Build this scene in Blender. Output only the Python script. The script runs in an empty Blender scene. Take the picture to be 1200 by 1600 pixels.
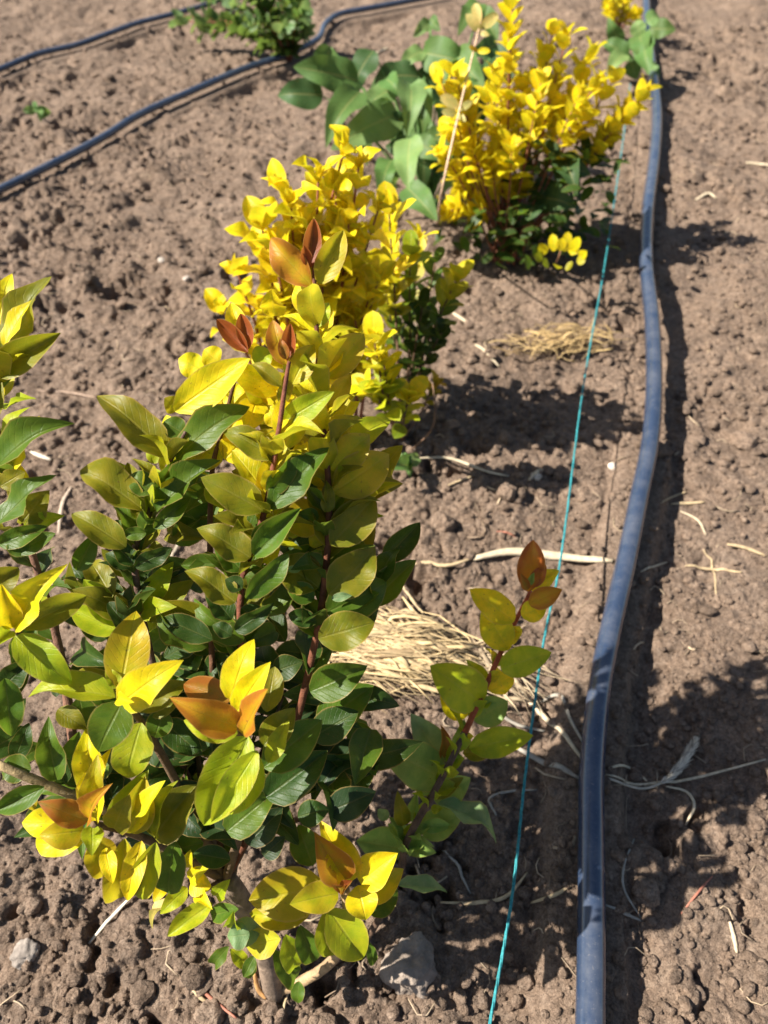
import bpy, math, random
import numpy as np
from mathutils import Vector, Matrix
R = math.radians
S = bpy.context.scene
COL = S.collection

# ------------------------------------------------------------------ camera
CAM_H, PITCH, F = 0.61, R(48.0), 1200.0      # metres, radians, focal length in photo pixels
CP, SP = math.cos(PITCH), math.sin(PITCH)
cam = bpy.data.cameras.new('camera'); camo = bpy.data.objects.new('camera', cam); COL.objects.link(camo)
camo.location = (0, 0, CAM_H); camo.rotation_euler = (math.pi/2-PITCH, 0, 0)
cam.sensor_fit = 'VERTICAL'; cam.sensor_height = 36; cam.lens = 36*F/1600
cam.clip_start = 0.01; cam.clip_end = 400
cam.dof.use_dof = True; cam.dof.focus_distance = 0.42; cam.dof.aperture_fstop = 27/2.9
S.camera = camo
CAMV = Vector((0, 0, CAM_H))

# ------------------------------------------------------------------ light
SUN_E, SHADOW_A = R(45), R(4)               # elevation; direction in which shadows fall, from +X towards +Y
sd = Vector((-math.cos(SHADOW_A)*math.cos(SUN_E), -math.sin(SHADOW_A)*math.cos(SUN_E), math.sin(SUN_E)))
w = bpy.data.worlds.new('World'); S.world = w; w.use_nodes = True
nt = w.node_tree; bg = nt.nodes['Background']; bg.inputs['Strength'].default_value = 0.05
sky = nt.nodes.new('ShaderNodeTexSky'); sky.sky_type = 'NISHITA'; sky.sun_disc = False
sky.sun_elevation = SUN_E; sky.sun_rotation = math.atan2(sd.x, sd.y)
nt.links.new(sky.outputs[0], bg.inputs['Color'])
sl = bpy.data.lights.new('sun', 'SUN'); sl.energy = 5.0; sl.angle = R(0.5); sl.color = (1.0, 0.95, 0.87)
so = bpy.data.objects.new('sun', sl); COL.objects.link(so); so.rotation_euler = sd.to_track_quat('Z', 'Y').to_euler()
S.render.engine = 'CYCLES'
S.view_settings.view_transform = 'Standard'; S.view_settings.look = 'None'
S.view_settings.exposure = 1.32; S.view_settings.gamma = 1

# ------------------------------------------------------------------ numpy noise
def h2(ix, iy, k):
    n = (ix.astype(np.int64)*374761393 + iy.astype(np.int64)*668265263 + k*2147483647) & 0xffffffff
    n = ((n ^ (n >> 13))*1274126177) & 0xffffffff
    n = ((n ^ (n >> 16))*2246822519) & 0xffffffff
    return ((n ^ (n >> 15)) & 0xffffff)/float(0xffffff)
def vnoise(x, y, k):
    ix = np.floor(x); iy = np.floor(y); fx = x-ix; fy = y-iy
    ux = fx*fx*(3-2*fx); uy = fy*fy*(3-2*fy)
    a = h2(ix, iy, k); b = h2(ix+1, iy, k); c = h2(ix, iy+1, k); d = h2(ix+1, iy+1, k)
    return (a*(1-ux)+b*ux)*(1-uy)+(c*(1-ux)+d*ux)*uy - .5
def fbm(x, y, k, o=4):
    s = 0; a = 1
    for i in range(o):
        s = s + a*vnoise(x+i*7.3, y-i*3.1, k+i*11); x = x*2.03; y = y*2.03; a *= .5
    return s
def domes(x, y, cell, k, dens=.7, rmin=.3, rmax=.62):
    """union of rounded clods, one per jittered cell; height in metres"""
    x = x/cell; y = y/cell
    ix = np.floor(x); iy = np.floor(y); out = np.zeros_like(x)
    for dx in (-1, 0, 1):
        for dy in (-1, 0, 1):
            cx = ix+dx; cy = iy+dy
            px = cx+h2(cx, cy, k); py = cy+h2(cx, cy, k+1)
            r = rmin+(rmax-rmin)*h2(cx, cy, k+2)
            r = np.where(h2(cx, cy, k+3) < dens, r, 0.001)
            th = h2(cx, cy, k+4)*3.14; asp = .62+.38*h2(cx, cy, k+5)
            ax = (x-px)*np.cos(th)+(y-py)*np.sin(th); ay = -(x-px)*np.sin(th)+(y-py)*np.cos(th)
            d = (np.abs(ax)**2.4+np.abs(ay/asp)**2.4)**(1/2.4)
            tl = 1.3*(h2(cx, cy, k+6)-.5)*ax/r+1.1*(h2(cx, cy, k+8)-.5)*ay/r      # broken, tilted tops
            q = np.minimum(np.clip((1-d/r)*2.6, 0, 1), .72+.5*tl+.10*(1-d/r))
            out = np.maximum(out, r*np.clip(q, 0, 1.2)*(.55+.45*h2(cx, cy, k+7)))
    return out*cell
def ridged(x, y, k, o=3):
    r = 0; a = 1
    for i in range(o):
        r = r+a*(1-np.abs(vnoise(x+i*5.1, y-i*2.7, k+i*7))*3.2); x = x*2.1; y = y*2.1; a *= .5
    return r
def height(x, y):
    wx = x+.012*fbm(x*34, y*34, 5, 3); wy = y+.012*fbm(x*34, y*34, 55, 3)
    wx2 = x+.0060*fbm(x*110, y*110, 15, 3)+.0016*fbm(x*420, y*420, 17, 2); wy2 = y+.0060*fbm(x*110, y*110, 65, 3)+.0016*fbm(x*420, y*420, 67, 2)
    rough = np.clip(.50+1.9*vnoise(x*3.7+4, y*3.7, 91)+1.2*vnoise(x*12, y*12, 92), .06, 1.2)
    leftside = np.clip((.12-x)/.2, 0, 1)
    near = np.clip((.42-y)/.25, 0, 1)
    patch = np.clip(1+1.6*vnoise(x*17, y*17, 93), .35, 1.5)
    rough = np.maximum(rough, near*(.70+.50*leftside)*patch); rough = np.maximum(rough, .45*leftside*patch)
    h = .030*fbm(x*2.6, y*2.6, 1, 3)+.016*fbm(x*9, y*9, 21, 4)+.0085*fbm(x*30, y*30, 31, 4)
    h = h+rough*(.42*domes(wx, wy, .055, 101, .28)+.56*domes(wx2, wy2, .028, 111, .45, .2, .66)
                 + .46*domes(wx2, wy2, .0135, 121, .45, .15, .6)+.42*domes(wx2, wy2, .0060, 131, .5, .15, .6))
    h = h+(.0012+.0016*rough)*fbm(x*230, y*230, 41, 4)+.0009*ridged(x*80, y*80, 44, 3)*rough
    p = vnoise(x*26, y*26, 71)+.6*vnoise(x*62, y*62, 72)+.35*vnoise(x*140, y*140, 73)
    h = h-.030*np.clip(p-.30, 0, 1)/.4*rough
    # shrinkage cracks
    cr = np.abs(vnoise(x*15+3*vnoise(x*40, y*40, 96), y*15+3*vnoise(x*40, y*40, 97), 95))
    h = h-.006*np.clip(1-cr/.018, 0, 1)*np.clip(vnoise(x*5, y*5, 98)*4, 0, 1)
    return h-.012
GRID = {}
def H1(x, y):
    i = int(np.searchsorted(GRID['ys'], y)); i = min(max(i, 0), len(GRID['ys'])-1)
    if i > 0 and abs(GRID['ys'][i-1]-y) < abs(GRID['ys'][i]-y): i -= 1
    j = int(round((x/GRID['wy'][i]+1)*(GRID['nc']-1)))+GRID['off']
    j = min(max(j, 0), GRID['Z'].shape[1]-1); return float(GRID['Z'][i, j])

# ------------------------------------------------------------------ photo pixel -> place helpers
def ray(px, py):
    u = (px-600)/F; v = (py-800)/F
    return Vector((u, CP-v*SP, -SP-v*CP))
def P(px, py, Z): return CAMV+ray(px, py)*Z          # at depth Z from the camera
def G(px, py, lift=0.0, flat=False):                 # on the soil
    d = ray(px, py); z = lift if flat else 0.0
    for _ in range(1 if flat else 4):
        t = (CAM_H-z)/-d.z; p = CAMV+d*t
        if not flat: z = H1(p.x, p.y)+lift
    return Vector((p.x, p.y, (lift if flat else z)))

# ------------------------------------------------------------------ object helpers
def mesh_from(name, verts, faces, mat=None, smooth=True, uvs=None):
    m = bpy.data.meshes.new(name); m.from_pydata([tuple(v) for v in verts], [], faces)
    if uvs is not None:
        ul = m.uv_layers.new(name='UVMap')
        for l in m.loops: ul.data[l.index].uv = uvs[l.vertex_index]
    if mat: m.materials.append(mat)
    if smooth: m.polygons.foreach_set('use_smooth', [True]*len(m.polygons))
    m.update(); return m
def tag(o, label, cat, group=None, kind=None):
    if label: o['label'] = label
    if cat: o['category'] = cat
    if group: o['group'] = group
    if kind: o['kind'] = kind
    return o
def add(name, mesh, parent=None, loc=None):
    o = bpy.data.objects.new(name, mesh); COL.objects.link(o)
    if parent: o.parent = parent
    if loc is not None: o.location = loc
    return o
def thing(name, label, cat, loc, group=None):
    o = bpy.data.objects.new(name, None); COL.objects.link(o); o.location = loc
    o.empty_display_size = .02
    return tag(o, label, cat, group)

def catmull(pts, n):
    pts = [Vector(p) for p in pts]
    if len(pts) == 2: return [pts[0].lerp(pts[1], i/n) for i in range(n+1)]
    q = [pts[0]*2-pts[1]]+pts+[pts[-1]*2-pts[-2]]
    out = []; segs = len(pts)-1
    for i in range(n+1):
        t = i/n*segs; k = min(int(t), segs-1); f = t-k
        a, b, c, d = q[k:k+4]
        out.append(.5*((2*b)+(c-a)*f+(2*a-5*b+4*c-d)*f*f+(3*b-a-3*c+d)*f**3))
    return out
def tube(pts, rad, sides=6, flat=1.0, rng=None, jit=0.0, off=0, cap=True):
    """rad: function of t; returns verts, faces"""
    V, Fc = [], []; n = len(pts); up = Vector((0, 0, 1)); last = None
    for i, p in enumerate(pts):
        d = (pts[min(i+1, n-1)]-pts[max(i-1, 0)])
        d = d.normalized() if d.length > 1e-9 else Vector((0, 1, 0))
        if last is None:
            a = d.cross(up); a = a.normalized() if a.length > .05 else d.cross(Vector((1, 0, 0))).normalized()
        else:
            a = last-d*last.dot(d); a.normalize()
        last = a; b = a.cross(d); r = rad(i/(n-1))
        for s in range(sides):
            th = 2*math.pi*s/sides; rr = r*(1+(rng.uniform(-jit, jit) if rng else 0))
            V.append(p+a*math.cos(th)*rr+b*math.sin(th)*rr*flat)
    for i in range(n-1):
        for s in range(sides):
            s2 = (s+1) % sides
            Fc.append((off+i*sides+s, off+i*sides+s2, off+(i+1)*sides+s2, off+(i+1)*sides+s))
    if cap:
        Fc.append(tuple(off+s for s in range(sides))[::-1]); Fc.append(tuple(off+(n-1)*sides+s for s in range(sides)))
    return V, Fc

# ------------------------------------------------------------------ materials
def newmat(name):
    m = bpy.data.materials.new(name); m.use_nodes = True; t = m.node_tree
    for n in list(t.nodes): t.nodes.remove(n)
    return m, t
def N(t, typ, **kw):
    n = t.nodes.new(typ)
    for k, v in kw.items():
        if k in ('operation', 'blend_type', 'noise_dimensions', 'data_type', 'feature', 'wave_type', 'bands_direction', 'interpolation_type'): setattr(n, k, v)
        else: n.inputs[k].default_value = v
    return n
def math_(t, op, a, b=None, c=None):
    n = N(t, 'ShaderNodeMath', operation=op)
    for i, q in enumerate((a, b, c)):
        if q is None: continue
        if isinstance(q, (int, float)): n.inputs[i].default_value = q
        else: t.links.new(q, n.inputs[i])
    return n.outputs[0]
def mix(t, f, a, b, bt='MIX'):
    n = t.nodes.new('ShaderNodeMix'); n.data_type = 'RGBA'; n.blend_type = bt
    for q, s in ((f, n.inputs[0]), (a, n.inputs[6]), (b, n.inputs[7])):
        if isinstance(q, (int, float)): s.default_value = q
        elif isinstance(q, tuple): s.default_value = q if len(q) == 4 else q+(1,)
        else: t.links.new(q, s)
    return n.outputs[2]
def ramp(t, f, stops):
    n = t.nodes.new('ShaderNodeValToRGB'); e = n.color_ramp.elements
    while len(e) < len(stops): e.new(.5)
    for i, (p, c) in enumerate(stops): e[i].position = p; e[i].color = (c+(1,)) if isinstance(c, tuple) else (c, c, c, 1)
    t.links.new(f, n.inputs[0]); return n.outputs[0]

def soil_mat():
    m, t = newmat('soil'); L = t.links
    tc = t.nodes.new('ShaderNodeTexCoord'); geo = t.nodes.new('ShaderNodeNewGeometry')
    pos = geo.outputs['Position']
    def noise(s, d=6, r=.6):
        n = N(t, 'ShaderNodeTexNoise', Scale=s, Detail=d, Roughness=r); L.new(pos, n.inputs['Vector']); return n.outputs[0]
    a = ramp(t, noise(9), [(.3, (.165, .118, .088)), (.55, (.215, .158, .122)), (.75, (.265, .205, .163))])
    b = ramp(t, noise(160, 6, .7), [(.30, (.085, .060, .044)), (.5, (.210, .156, .120)), (.70, (.370, .296, .240))])
    c = mix(t, .5, a, b)
    d = ramp(t, noise(700, 3, .6), [(.35, .60), (.65, 1.3)])
    c = mix(t, .55, c, d, 'MULTIPLY')
    v = N(t, 'ShaderNodeTexVoronoi', Scale=75.0); L.new(pos, v.inputs['Vector'])
    vv = N(t, 'ShaderNodeSeparateColor'); L.new(v.outputs['Color'], vv.inputs[0])
    c = mix(t, .35, c, ramp(t, vv.outputs[0], [(0, (.6, .6, .62)), (1, (1.35, 1.3, 1.25))]), 'MULTIPLY')
    isl = ramp(t, t.nodes.new('ShaderNodeNewGeometry').outputs['Random Per Island'], [(0, .78), (1, 1.2)]); c = mix(t, 1.0, c, isl, 'MULTIPLY')
    c = mix(t, 1.0, c, (1.12, 1.07, .985, 1), 'MULTIPLY')
    p = N(t, 'ShaderNodeBsdfPrincipled', Roughness=.93); p.inputs['Specular IOR Level'].default_value = .18
    L.new(c, p.inputs['Base Color'])
    wn = N(t, 'ShaderNodeTexNoise', Scale=190.0, Detail=3.0); L.new(pos, wn.inputs['Vector'])
    wv = t.nodes.new('ShaderNodeVectorMath'); wv.operation = 'MULTIPLY_ADD'; L.new(wn.outputs['Color'], wv.inputs[0]); wv.inputs[1].default_value = (.006, .006, .006); L.new(pos, wv.inputs[2])
    def crumb(sc):
        q = N(t, 'ShaderNodeTexVoronoi', Scale=sc); q.distance = 'CHEBYCHEV'; L.new(wv.outputs[0], q.inputs['Vector'])
        return math_(t, 'SUBTRACT', 1.0, math_(t, 'POWER', q.outputs['Distance'], 2.0))
    b0 = N(t, 'ShaderNodeBump', Strength=1.0, Distance=.0034); L.new(crumb(230.0), b0.inputs['Height'])
    b00 = N(t, 'ShaderNodeBump', Strength=1.0, Distance=.0018); L.new(crumb(520.0), b00.inputs['Height']); L.new(b0.outputs[0], b00.inputs['Normal'])
    b1 = N(t, 'ShaderNodeBump', Strength=.8, Distance=.0042); L.new(noise(240, 9, .72), b1.inputs['Height']); L.new(b00.outputs[0], b1.inputs['Normal'])
    b2 = N(t, 'ShaderNodeBump', Strength=.6, Distance=.0014); L.new(noise(1100, 4, .6), b2.inputs['Height']); L.new(b1.outputs[0], b2.inputs['Normal'])
    L.new(b2.outputs[0], p.inputs['Normal'])
    o = t.nodes.new('ShaderNodeOutputMaterial'); L.new(p.outputs[0], o.inputs[0]); return m

def leaf_mat(name, rough=.44, trans=.46, rim=(.60, .36, .12), rimf=.8, vein=.30, mottle=.6):
    m, t = newmat(name); L = t.links
    oi = t.nodes.new('ShaderNodeObjectInfo'); uv = t.nodes.new('ShaderNodeUVMap'); uv.uv_map = 'UVMap'
    sx = t.nodes.new('ShaderNodeSeparateXYZ'); L.new(uv.outputs[0], sx.inputs[0])
    ex = math_(t, 'ABSOLUTE', math_(t, 'SUBTRACT', math_(t, 'MULTIPLY', sx.outputs[0], 2.0), 1.0))
    # noise in leaf space, different on each leaf
    cmb = t.nodes.new('ShaderNodeCombineXYZ'); L.new(sx.outputs[0], cmb.inputs[0]); L.new(math_(t, 'MULTIPLY', sx.outputs[1], 1.8), cmb.inputs[1])
    L.new(math_(t, 'MULTIPLY', oi.outputs['Random'], 37.0), cmb.inputs[2])
    n1 = N(t, 'ShaderNodeTexNoise', Scale=2.6, Detail=3.0, Roughness=.6); L.new(cmb.outputs[0], n1.inputs['Vector'])
    n2 = N(t, 'ShaderNodeTexNoise', Scale=22.0, Detail=5.0, Roughness=.65); L.new(cmb.outputs[0], n2.inputs['Vector'])
    base = oi.outputs['Color']
    dark = mix(t, 1.0, base, (.62, .82, .50, 1), 'MULTIPLY')
    lite = mix(t, 1.0, base, (1.22, 1.12, .9, 1), 'MULTIPLY')
    f = ramp(t, n1.outputs[0], [(.36, 0.0), (.64, 1.0)])
    c = mix(t, f, mix(t, mottle, base, dark), mix(t, mottle, base, lite))
    f2 = ramp(t, n2.outputs[0], [(.4, 0.0), (.62, 1.0)])
    c = mix(t, math_(t, 'MULTIPLY', f2, .28*mottle), c, mix(t, 1.0, c, (.62, .72, .6, 1), 'MULTIPLY'))
    n3 = N(t, 'ShaderNodeTexNoise', Scale=9.0, Detail=2.0); L.new(cmb.outputs[0], n3.inputs['Vector'])
    c = mix(t, math_(t, 'MULTIPLY', ramp(t, n3.outputs[0], [(.69, 0.0), (.74, 1.0)]), .55), c, (.14, .07, .025))   # brown specks
    # side veins: slanting lines that leave the midrib
    ph = math_(t, 'SUBTRACT', math_(t, 'MULTIPLY', sx.outputs[1], 9.0), math_(t, 'MULTIPLY', ex, 2.6))
    ph = math_(t, 'ADD', ph, math_(t, 'MULTIPLY', n1.outputs[0], .8))
    fr = math_(t, 'ABSOLUTE', math_(t, 'SUBTRACT', math_(t, 'FRACT', ph), .5))
    veinm = ramp(t, fr, [(0.0, 1.0), (.09, 0.0)])
    mid = ramp(t, ex, [(0.02, 1.0), (.085, 0.0)])
    vm = math_(t, 'MAXIMUM', math_(t, 'MULTIPLY', veinm, .22), mid)
    c = mix(t, math_(t, 'MULTIPLY', vm, vein), c, mix(t, .5, mix(t, 1.0, c, (1.5, 1.45, 1.4, 1), 'MULTIPLY'), (.30, .26, .10)))
    # bronze blush that young leaves carry at margin and tip
    bl = math_(t, 'ADD', math_(t, 'MULTIPLY', math_(t, 'POWER', ex, 1.6), .75), math_(t, 'MULTIPLY', n1.outputs[0], .9))
    bl = math_(t, 'ADD', bl, math_(t, 'MULTIPLY', sx.outputs[1], .25))
    bl = math_(t, 'MULTIPLY', ramp(t, bl, [(.45, .0), (1.05, 1.0)]), math_(t, 'SUBTRACT', 1.0, oi.outputs['Alpha']))
    c = mix(t, bl, c, (.36, .095, .018))
    dst = N(t, 'ShaderNodeTexNoise', Scale=60.0, Detail=3.0); L.new(cmb.outputs[0], dst.inputs['Vector'])
    c = mix(t, math_(t, 'MULTIPLY', ramp(t, dst.outputs[0], [(.55, 0.0), (.72, 1.0)]), .16), c, (.30, .24, .17))
    rm = ramp(t, ex, [(.90, 0.0), (.985, 1.0)])
    c = mix(t, math_(t, 'MULTIPLY', rm, rimf), c, mix(t, .45, c, rim))
    g = t.nodes.new('ShaderNodeNewGeometry')
    c = mix(t, math_(t, 'MULTIPLY', g.outputs['Backfacing'], .35), c, mix(t, .35, c, (.22, .25, .08)))
    p = N(t, 'ShaderNodeBsdfPrincipled'); p.inputs['Specular IOR Level'].default_value = .30
    L.new(c, p.inputs['Base Color'])
    L.new(math_(t, 'ADD', math_(t, 'MULTIPLY', n2.outputs[0], .22), rough-.11), p.inputs['Roughness'])
    hh = math_(t, 'SUBTRACT', math_(t, 'MULTIPLY', n2.outputs[0], .35), math_(t, 'ADD', math_(t, 'MULTIPLY', veinm, .35), mid))
    b = N(t, 'ShaderNodeBump', Strength=.45, Distance=.0006); L.new(hh, b.inputs['Height']); L.new(b.outputs[0], p.inputs['Normal'])
    tr = t.nodes.new('ShaderNodeBsdfTranslucent')
    gm = N(t, 'ShaderNodeGamma', Gamma=.80); L.new(c, gm.inputs[0])
    L.new(mix(t, 1.0, gm.outputs[0], (1.0, 1.0, .55, 1), 'MULTIPLY'), tr.inputs[0])
    ms = N(t, 'ShaderNodeMixShader', Fac=trans); L.new(p.outputs[0], ms.inputs[1]); L.new(tr.outputs[0], ms.inputs[2])
    o = t.nodes.new('ShaderNodeOutputMaterial'); L.new(ms.outputs[0], o.inputs[0]); return m

def simple_mat(name, col, rough=.7, nscale=60, var=.3, bump=.4, bdist=.001, spec=.3, trans=0, objcol=False, stretch=None):
    m, t = newmat(name); L = t.links
    tc = t.nodes.new('ShaderNodeTexCoord'); vec = tc.outputs['Object']
    n = N(t, 'ShaderNodeTexNoise', Scale=nscale, Detail=6.0, Roughness=.65); L.new(vec, n.inputs['Vector'])
    if objcol:
        oi = t.nodes.new('ShaderNodeObjectInfo'); base = oi.outputs['Color']
    else:
        rg = t.nodes.new('ShaderNodeRGB'); rg.outputs[0].default_value = col+(1,); base = rg.outputs[0]
    f = ramp(t, n.outputs[0], [(.3, 1-var), (.7, 1+var)])
    c = mix(t, 1.0, base, f, 'MULTIPLY')
    if name == 'dry_straw': c = mix(t, 1.0, c, ramp(t, t.nodes.new('ShaderNodeNewGeometry').outputs['Random Per Island'], [(0, (.45, .40, .36)), (.5, (.9, .88, .82)), (1, (1.3, 1.25, 1.1))]), 'MULTIPLY')
    p = N(t, 'ShaderNodeBsdfPrincipled', Roughness=rough); p.inputs['Specular IOR Level'].default_value = spec
    L.new(c, p.inputs['Base Color'])
    b = N(t, 'ShaderNodeBump', Strength=bump, Distance=bdist); L.new(n.outputs[0], b.inputs['Height']); L.new(b.outputs[0], p.inputs['Normal'])
    o = t.nodes.new('ShaderNodeOutputMaterial')
    if trans:
        tr = t.nodes.new('ShaderNodeBsdfTranslucent'); L.new(c, tr.inputs[0])
        ms = N(t, 'ShaderNodeMixShader', Fac=trans); L.new(p.outputs[0], ms.inputs[1]); L.new(tr.outputs[0], ms.inputs[2]); L.new(ms.outputs[0], o.inputs[0])
    else: L.new(p.outputs[0], o.inputs[0])
    return m
def pipe_mat():
    m, t = newmat('pipe_plastic'); L = t.links
    tc = t.nodes.new('ShaderNodeTexCoord')
    n = N(t, 'ShaderNodeTexNoise', Scale=35.0, Detail=7.0, Roughness=.7); L.new(tc.outputs['Object'], n.inputs['Vector'])
    n2 = N(t, 'ShaderNodeTexNoise', Scale=420.0, Detail=6.0, Roughness=.7); L.new(tc.outputs['Object'], n2.inputs['Vector'])
    c = ramp(t, n.outputs[0], [(.35, (.014, .030, .066)), (.65, (.028, .045, .082)), (.82, (.11, .11, .11))])
    c = mix(t, ramp(t, n2.outputs[0], [(.60, 0.0), (.74, .6)]), c, (.24, .22, .20))
    g = t.nodes.new('ShaderNodeNewGeometry'); nz = t.nodes.new('ShaderNodeSeparateXYZ'); L.new(g.outputs['Normal'], nz.inputs[0])
    dust = math_(t, 'MULTIPLY', ramp(t, n.outputs[0], [(.4, .1), (.75, .55)]), math_(t, 'MAXIMUM', nz.outputs[2], 0.0))
    c = mix(t, math_(t, 'MULTIPLY', dust, .5), c, (.24, .225, .21))
    p = N(t, 'ShaderNodeBsdfPrincipled'); L.new(c, p.inputs['Base Color']); p.inputs['Specular IOR Level'].default_value = .9
    L.new(ramp(t, n.outputs[0], [(.3, .11), (.7, .23)]), p.inputs['Roughness'])
    b = N(t, 'ShaderNodeBump', Strength=.2, Distance=.0003); L.new(n2.outputs[0], b.inputs['Height']); L.new(b.outputs[0], p.inputs['Normal'])
    o = t.nodes.new('ShaderNodeOutputMaterial'); L.new(p.outputs[0], o.inputs[0]); return m

M_SOIL = soil_mat()
M_LEAF = leaf_mat('privet_leaf')
M_BROAD = leaf_mat('broad_leaf', rough=.55, trans=.35, rim=(.1, .2, .05), rimf=.3, vein=.8, mottle=.35)
M_BARK = simple_mat('bark', (.2, .13, .09), .85, 140, .45, .9, .002, objcol=True)
M_STRAW = simple_mat('dry_straw', (.5, .38, .2), .62, 180, .28, .5, .0006, trans=.12, objcol=True)
M_PIPE = pipe_mat()
M_STRING = simple_mat('blue_twine', (.045, .29, .31), .6, 500, .45, .6, .0004, trans=.25)
M_STONE = simple_mat('clod', (.2, .16, .13), .95, 120, .35, 1.0, .003, spec=.15, objcol=True)

PIPES = [
    ('black drip irrigation pipe running up the right side of the picture', .0098, [
    (918, 1900, .002), (922, 1640, .003), (924, 1480, .003), (924, 1320, .003), (925, 1200, .003), (936, 1080, .003), (955, 980, .003), (978, 880, .002), (998, 780, .002), (1016, 690, .005), (1022, 600, .011), (1019, 500, .014), (1010, 410, .012), (1012, 330, .006), (1023, 240, .003),
    (1026, 170, .002), (1018, 100, .002), (1011, 40, .002), (1009, -40, .002), (1012, -120, .002)]),
    ('black irrigation pipe curving from the left edge to the dark green shrub', .0068, [(-140, 350, .002), (-60, 320, .002), (0, 296, .002), (90, 252, .003), (160, 215, .003), (220, 178, .003), (300, 142, .002), (380, 108, .002), (440, 88, .002), (495, 62, .002), (508, 38, .002), (530, 22, .002), (570, 14, .002), (625, 4, .002), (700, -10, .002)]),
    ('farthest black irrigation pipe in the top left corner', .0062, [(-80, 140, .001), (0, 108, .001), (60, 84, .001), (120, 70, .0), (165, 54, .001), (215, 36, .001), (270, 22, .0), (330, 5, .001), (400, -20, .001)])]
def pipe_path(pix, r):
    pts = [G(px, py, r+l, True) for px, py, l in pix]
    n = len(pts)*14; return catmull(pts, n), n
def carve(X, Y, Z):
    """the pipes lie in a shallow trough of soil, never buried"""
    for lab, r, pix in PIPES:
        cp, n = pipe_path(pix, r); Z0 = Z.copy(); D = np.full(Z.shape, 9.0)
        for ip in range(0, len(cp), 2):
            p = cp[ip]
            i0, i1 = np.searchsorted(Y[:, 0], p.y-.05), np.searchsorted(Y[:, 0], p.y+.05)
            if i1 <= i0: continue
            j0 = np.searchsorted(X[i0], p.x-.07); j1 = np.searchsorted(X[i0], p.x+.07)
            sl_ = (slice(i0, i1), slice(max(j0, 0), j1)); d = np.hypot(X[sl_]-p.x, Y[sl_]-p.y)
            D[sl_] = np.minimum(D[sl_], d)
            lim = -.003+np.clip(d-.008, 0, 1)**2*14
            if p.z < r+.0062: Z[sl_] = np.where(d < .05, np.maximum(Z[sl_], -.005-np.clip(d-.028, 0, 1)*1.2+.2*np.minimum(Z[sl_]+.005, 0)), Z[sl_])
            Z[sl_] = np.where(d < .045, np.minimum(Z[sl_], lim+.15*(Z[sl_]-lim)*(Z[sl_] > lim)), Z[sl_])
        w_ = np.clip((.048-D)/.028, 0, 1); w_ = w_*w_*(3-2*w_); Z = Z0*(1-w_)+Z*w_
    return Z
# ------------------------------------------------------------------ ground: one sheet, dense in view, coarse to the horizon
def make_ground():
    ys = [-.16]
    while ys[-1] < 2.9:
        z = max(ys[-1], 0)*CP+.453; ys.append(ys[-1]+.0026*z)
    while ys[-1] < 120: ys.append(ys[-1]+max(.02, (ys[-1]-2.7)*.25))
    back = [-.16-.02*1.45**i for i in range(0, 22)]
    ys = np.array(back[::-1]+ys)
    ncol = 330
    s = list(np.linspace(0, 1, ncol)); g = 0.01
    while s[-1] < 220: s.append(s[-1]+g); g *= 1.3
    s = np.array([-a for a in s[:0:-1]]+s)
    wy = np.clip(.40+.42*np.clip(ys, 0, 2.9), .40, 1.65)
    X = s[None, :]*wy[:, None]; Y = np.repeat(ys[:, None], len(s), 1)
    Z = height(X.ravel(), Y.ravel())
    nr, nc = X.shape; Z = carve(X, Y, Z.reshape(X.shape)).ravel()
    GRID.update(ys=ys, wy=wy, nc=ncol, off=(nc-1)//2-(ncol-1), Z=Z.reshape(nr, nc))
    co = np.stack([X.ravel(), Y.ravel(), Z], 1).astype(np.float32)
    i = np.arange(nr*nc).reshape(nr, nc)
    q = np.stack([i[:-1, :-1], i[:-1, 1:], i[1:, 1:], i[1:, :-1]], -1).reshape(-1, 4).astype(np.int32)
    m = bpy.data.meshes.new('ground'); m.vertices.add(len(co)); m.vertices.foreach_set('co', co.ravel())
    m.loops.add(q.size); m.loops.foreach_set('vertex_index', q.ravel())
    m.polygons.add(len(q)); m.polygons.foreach_set('loop_start', np.arange(0, q.size, 4, dtype=np.int32))
    m.polygons.foreach_set('use_smooth', np.ones(len(q), bool)); m.update(calc_edges=True); m.materials.append(M_SOIL)
    o = add('ground', m); tag(o, 'bare cloddy brown soil of the planting bed', None, kind='structure'); return len(co)
print('ground verts', make_ground())

# ------------------------------------------------------------------ lumps
def ico(sub):
    import bmesh
    bm = bmesh.new(); bmesh.ops.create_icosphere(bm, subdivisions=sub, radius=1)
    v = np.array([x.co[:] for x in bm.verts]); f = np.array([[a.index for a in p.verts] for p in bm.faces]); bm.free(); return v, f
def lump(sub, seed, flat=.75, rough=.28):
    v, f = ico(sub); rs = np.random.RandomState(seed)
    out = v.copy(); c = rs.normal(size=(14, 3)); c /= np.linalg.norm(c, axis=1)[:, None]
    r = np.ones(len(v))
    for k in range(14):                      # plane cuts give broken-clod facets
        d = v@c[k]; cut = rs.uniform(.72, 1.0); r = np.minimum(r, np.where(d > .05, cut/np.maximum(d, .05), 9))
    r += rough*.25*(fbm(v[:, 0]*2.1+seed, v[:, 1]*2.1+v[:, 2]*1.7, seed, 3))
    if sub > 2: r += .05*fbm(v[:, 0]*14+seed, v[:, 1]*14+v[:, 2]*12, seed+5, 3)+.14*fbm(v[:, 0]*6+seed, v[:, 1]*6+v[:, 2]*5, seed+3, 3)
    out = v*r[:, None]; out[:, 2] *= flat; return out, f
rs = np.random.RandomState(4)
variants = [lump(2, 50+i, .8, .5) for i in range(8)]
cheap = [lump(1, 70+i, .8, .5) for i in range(6)]
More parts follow.
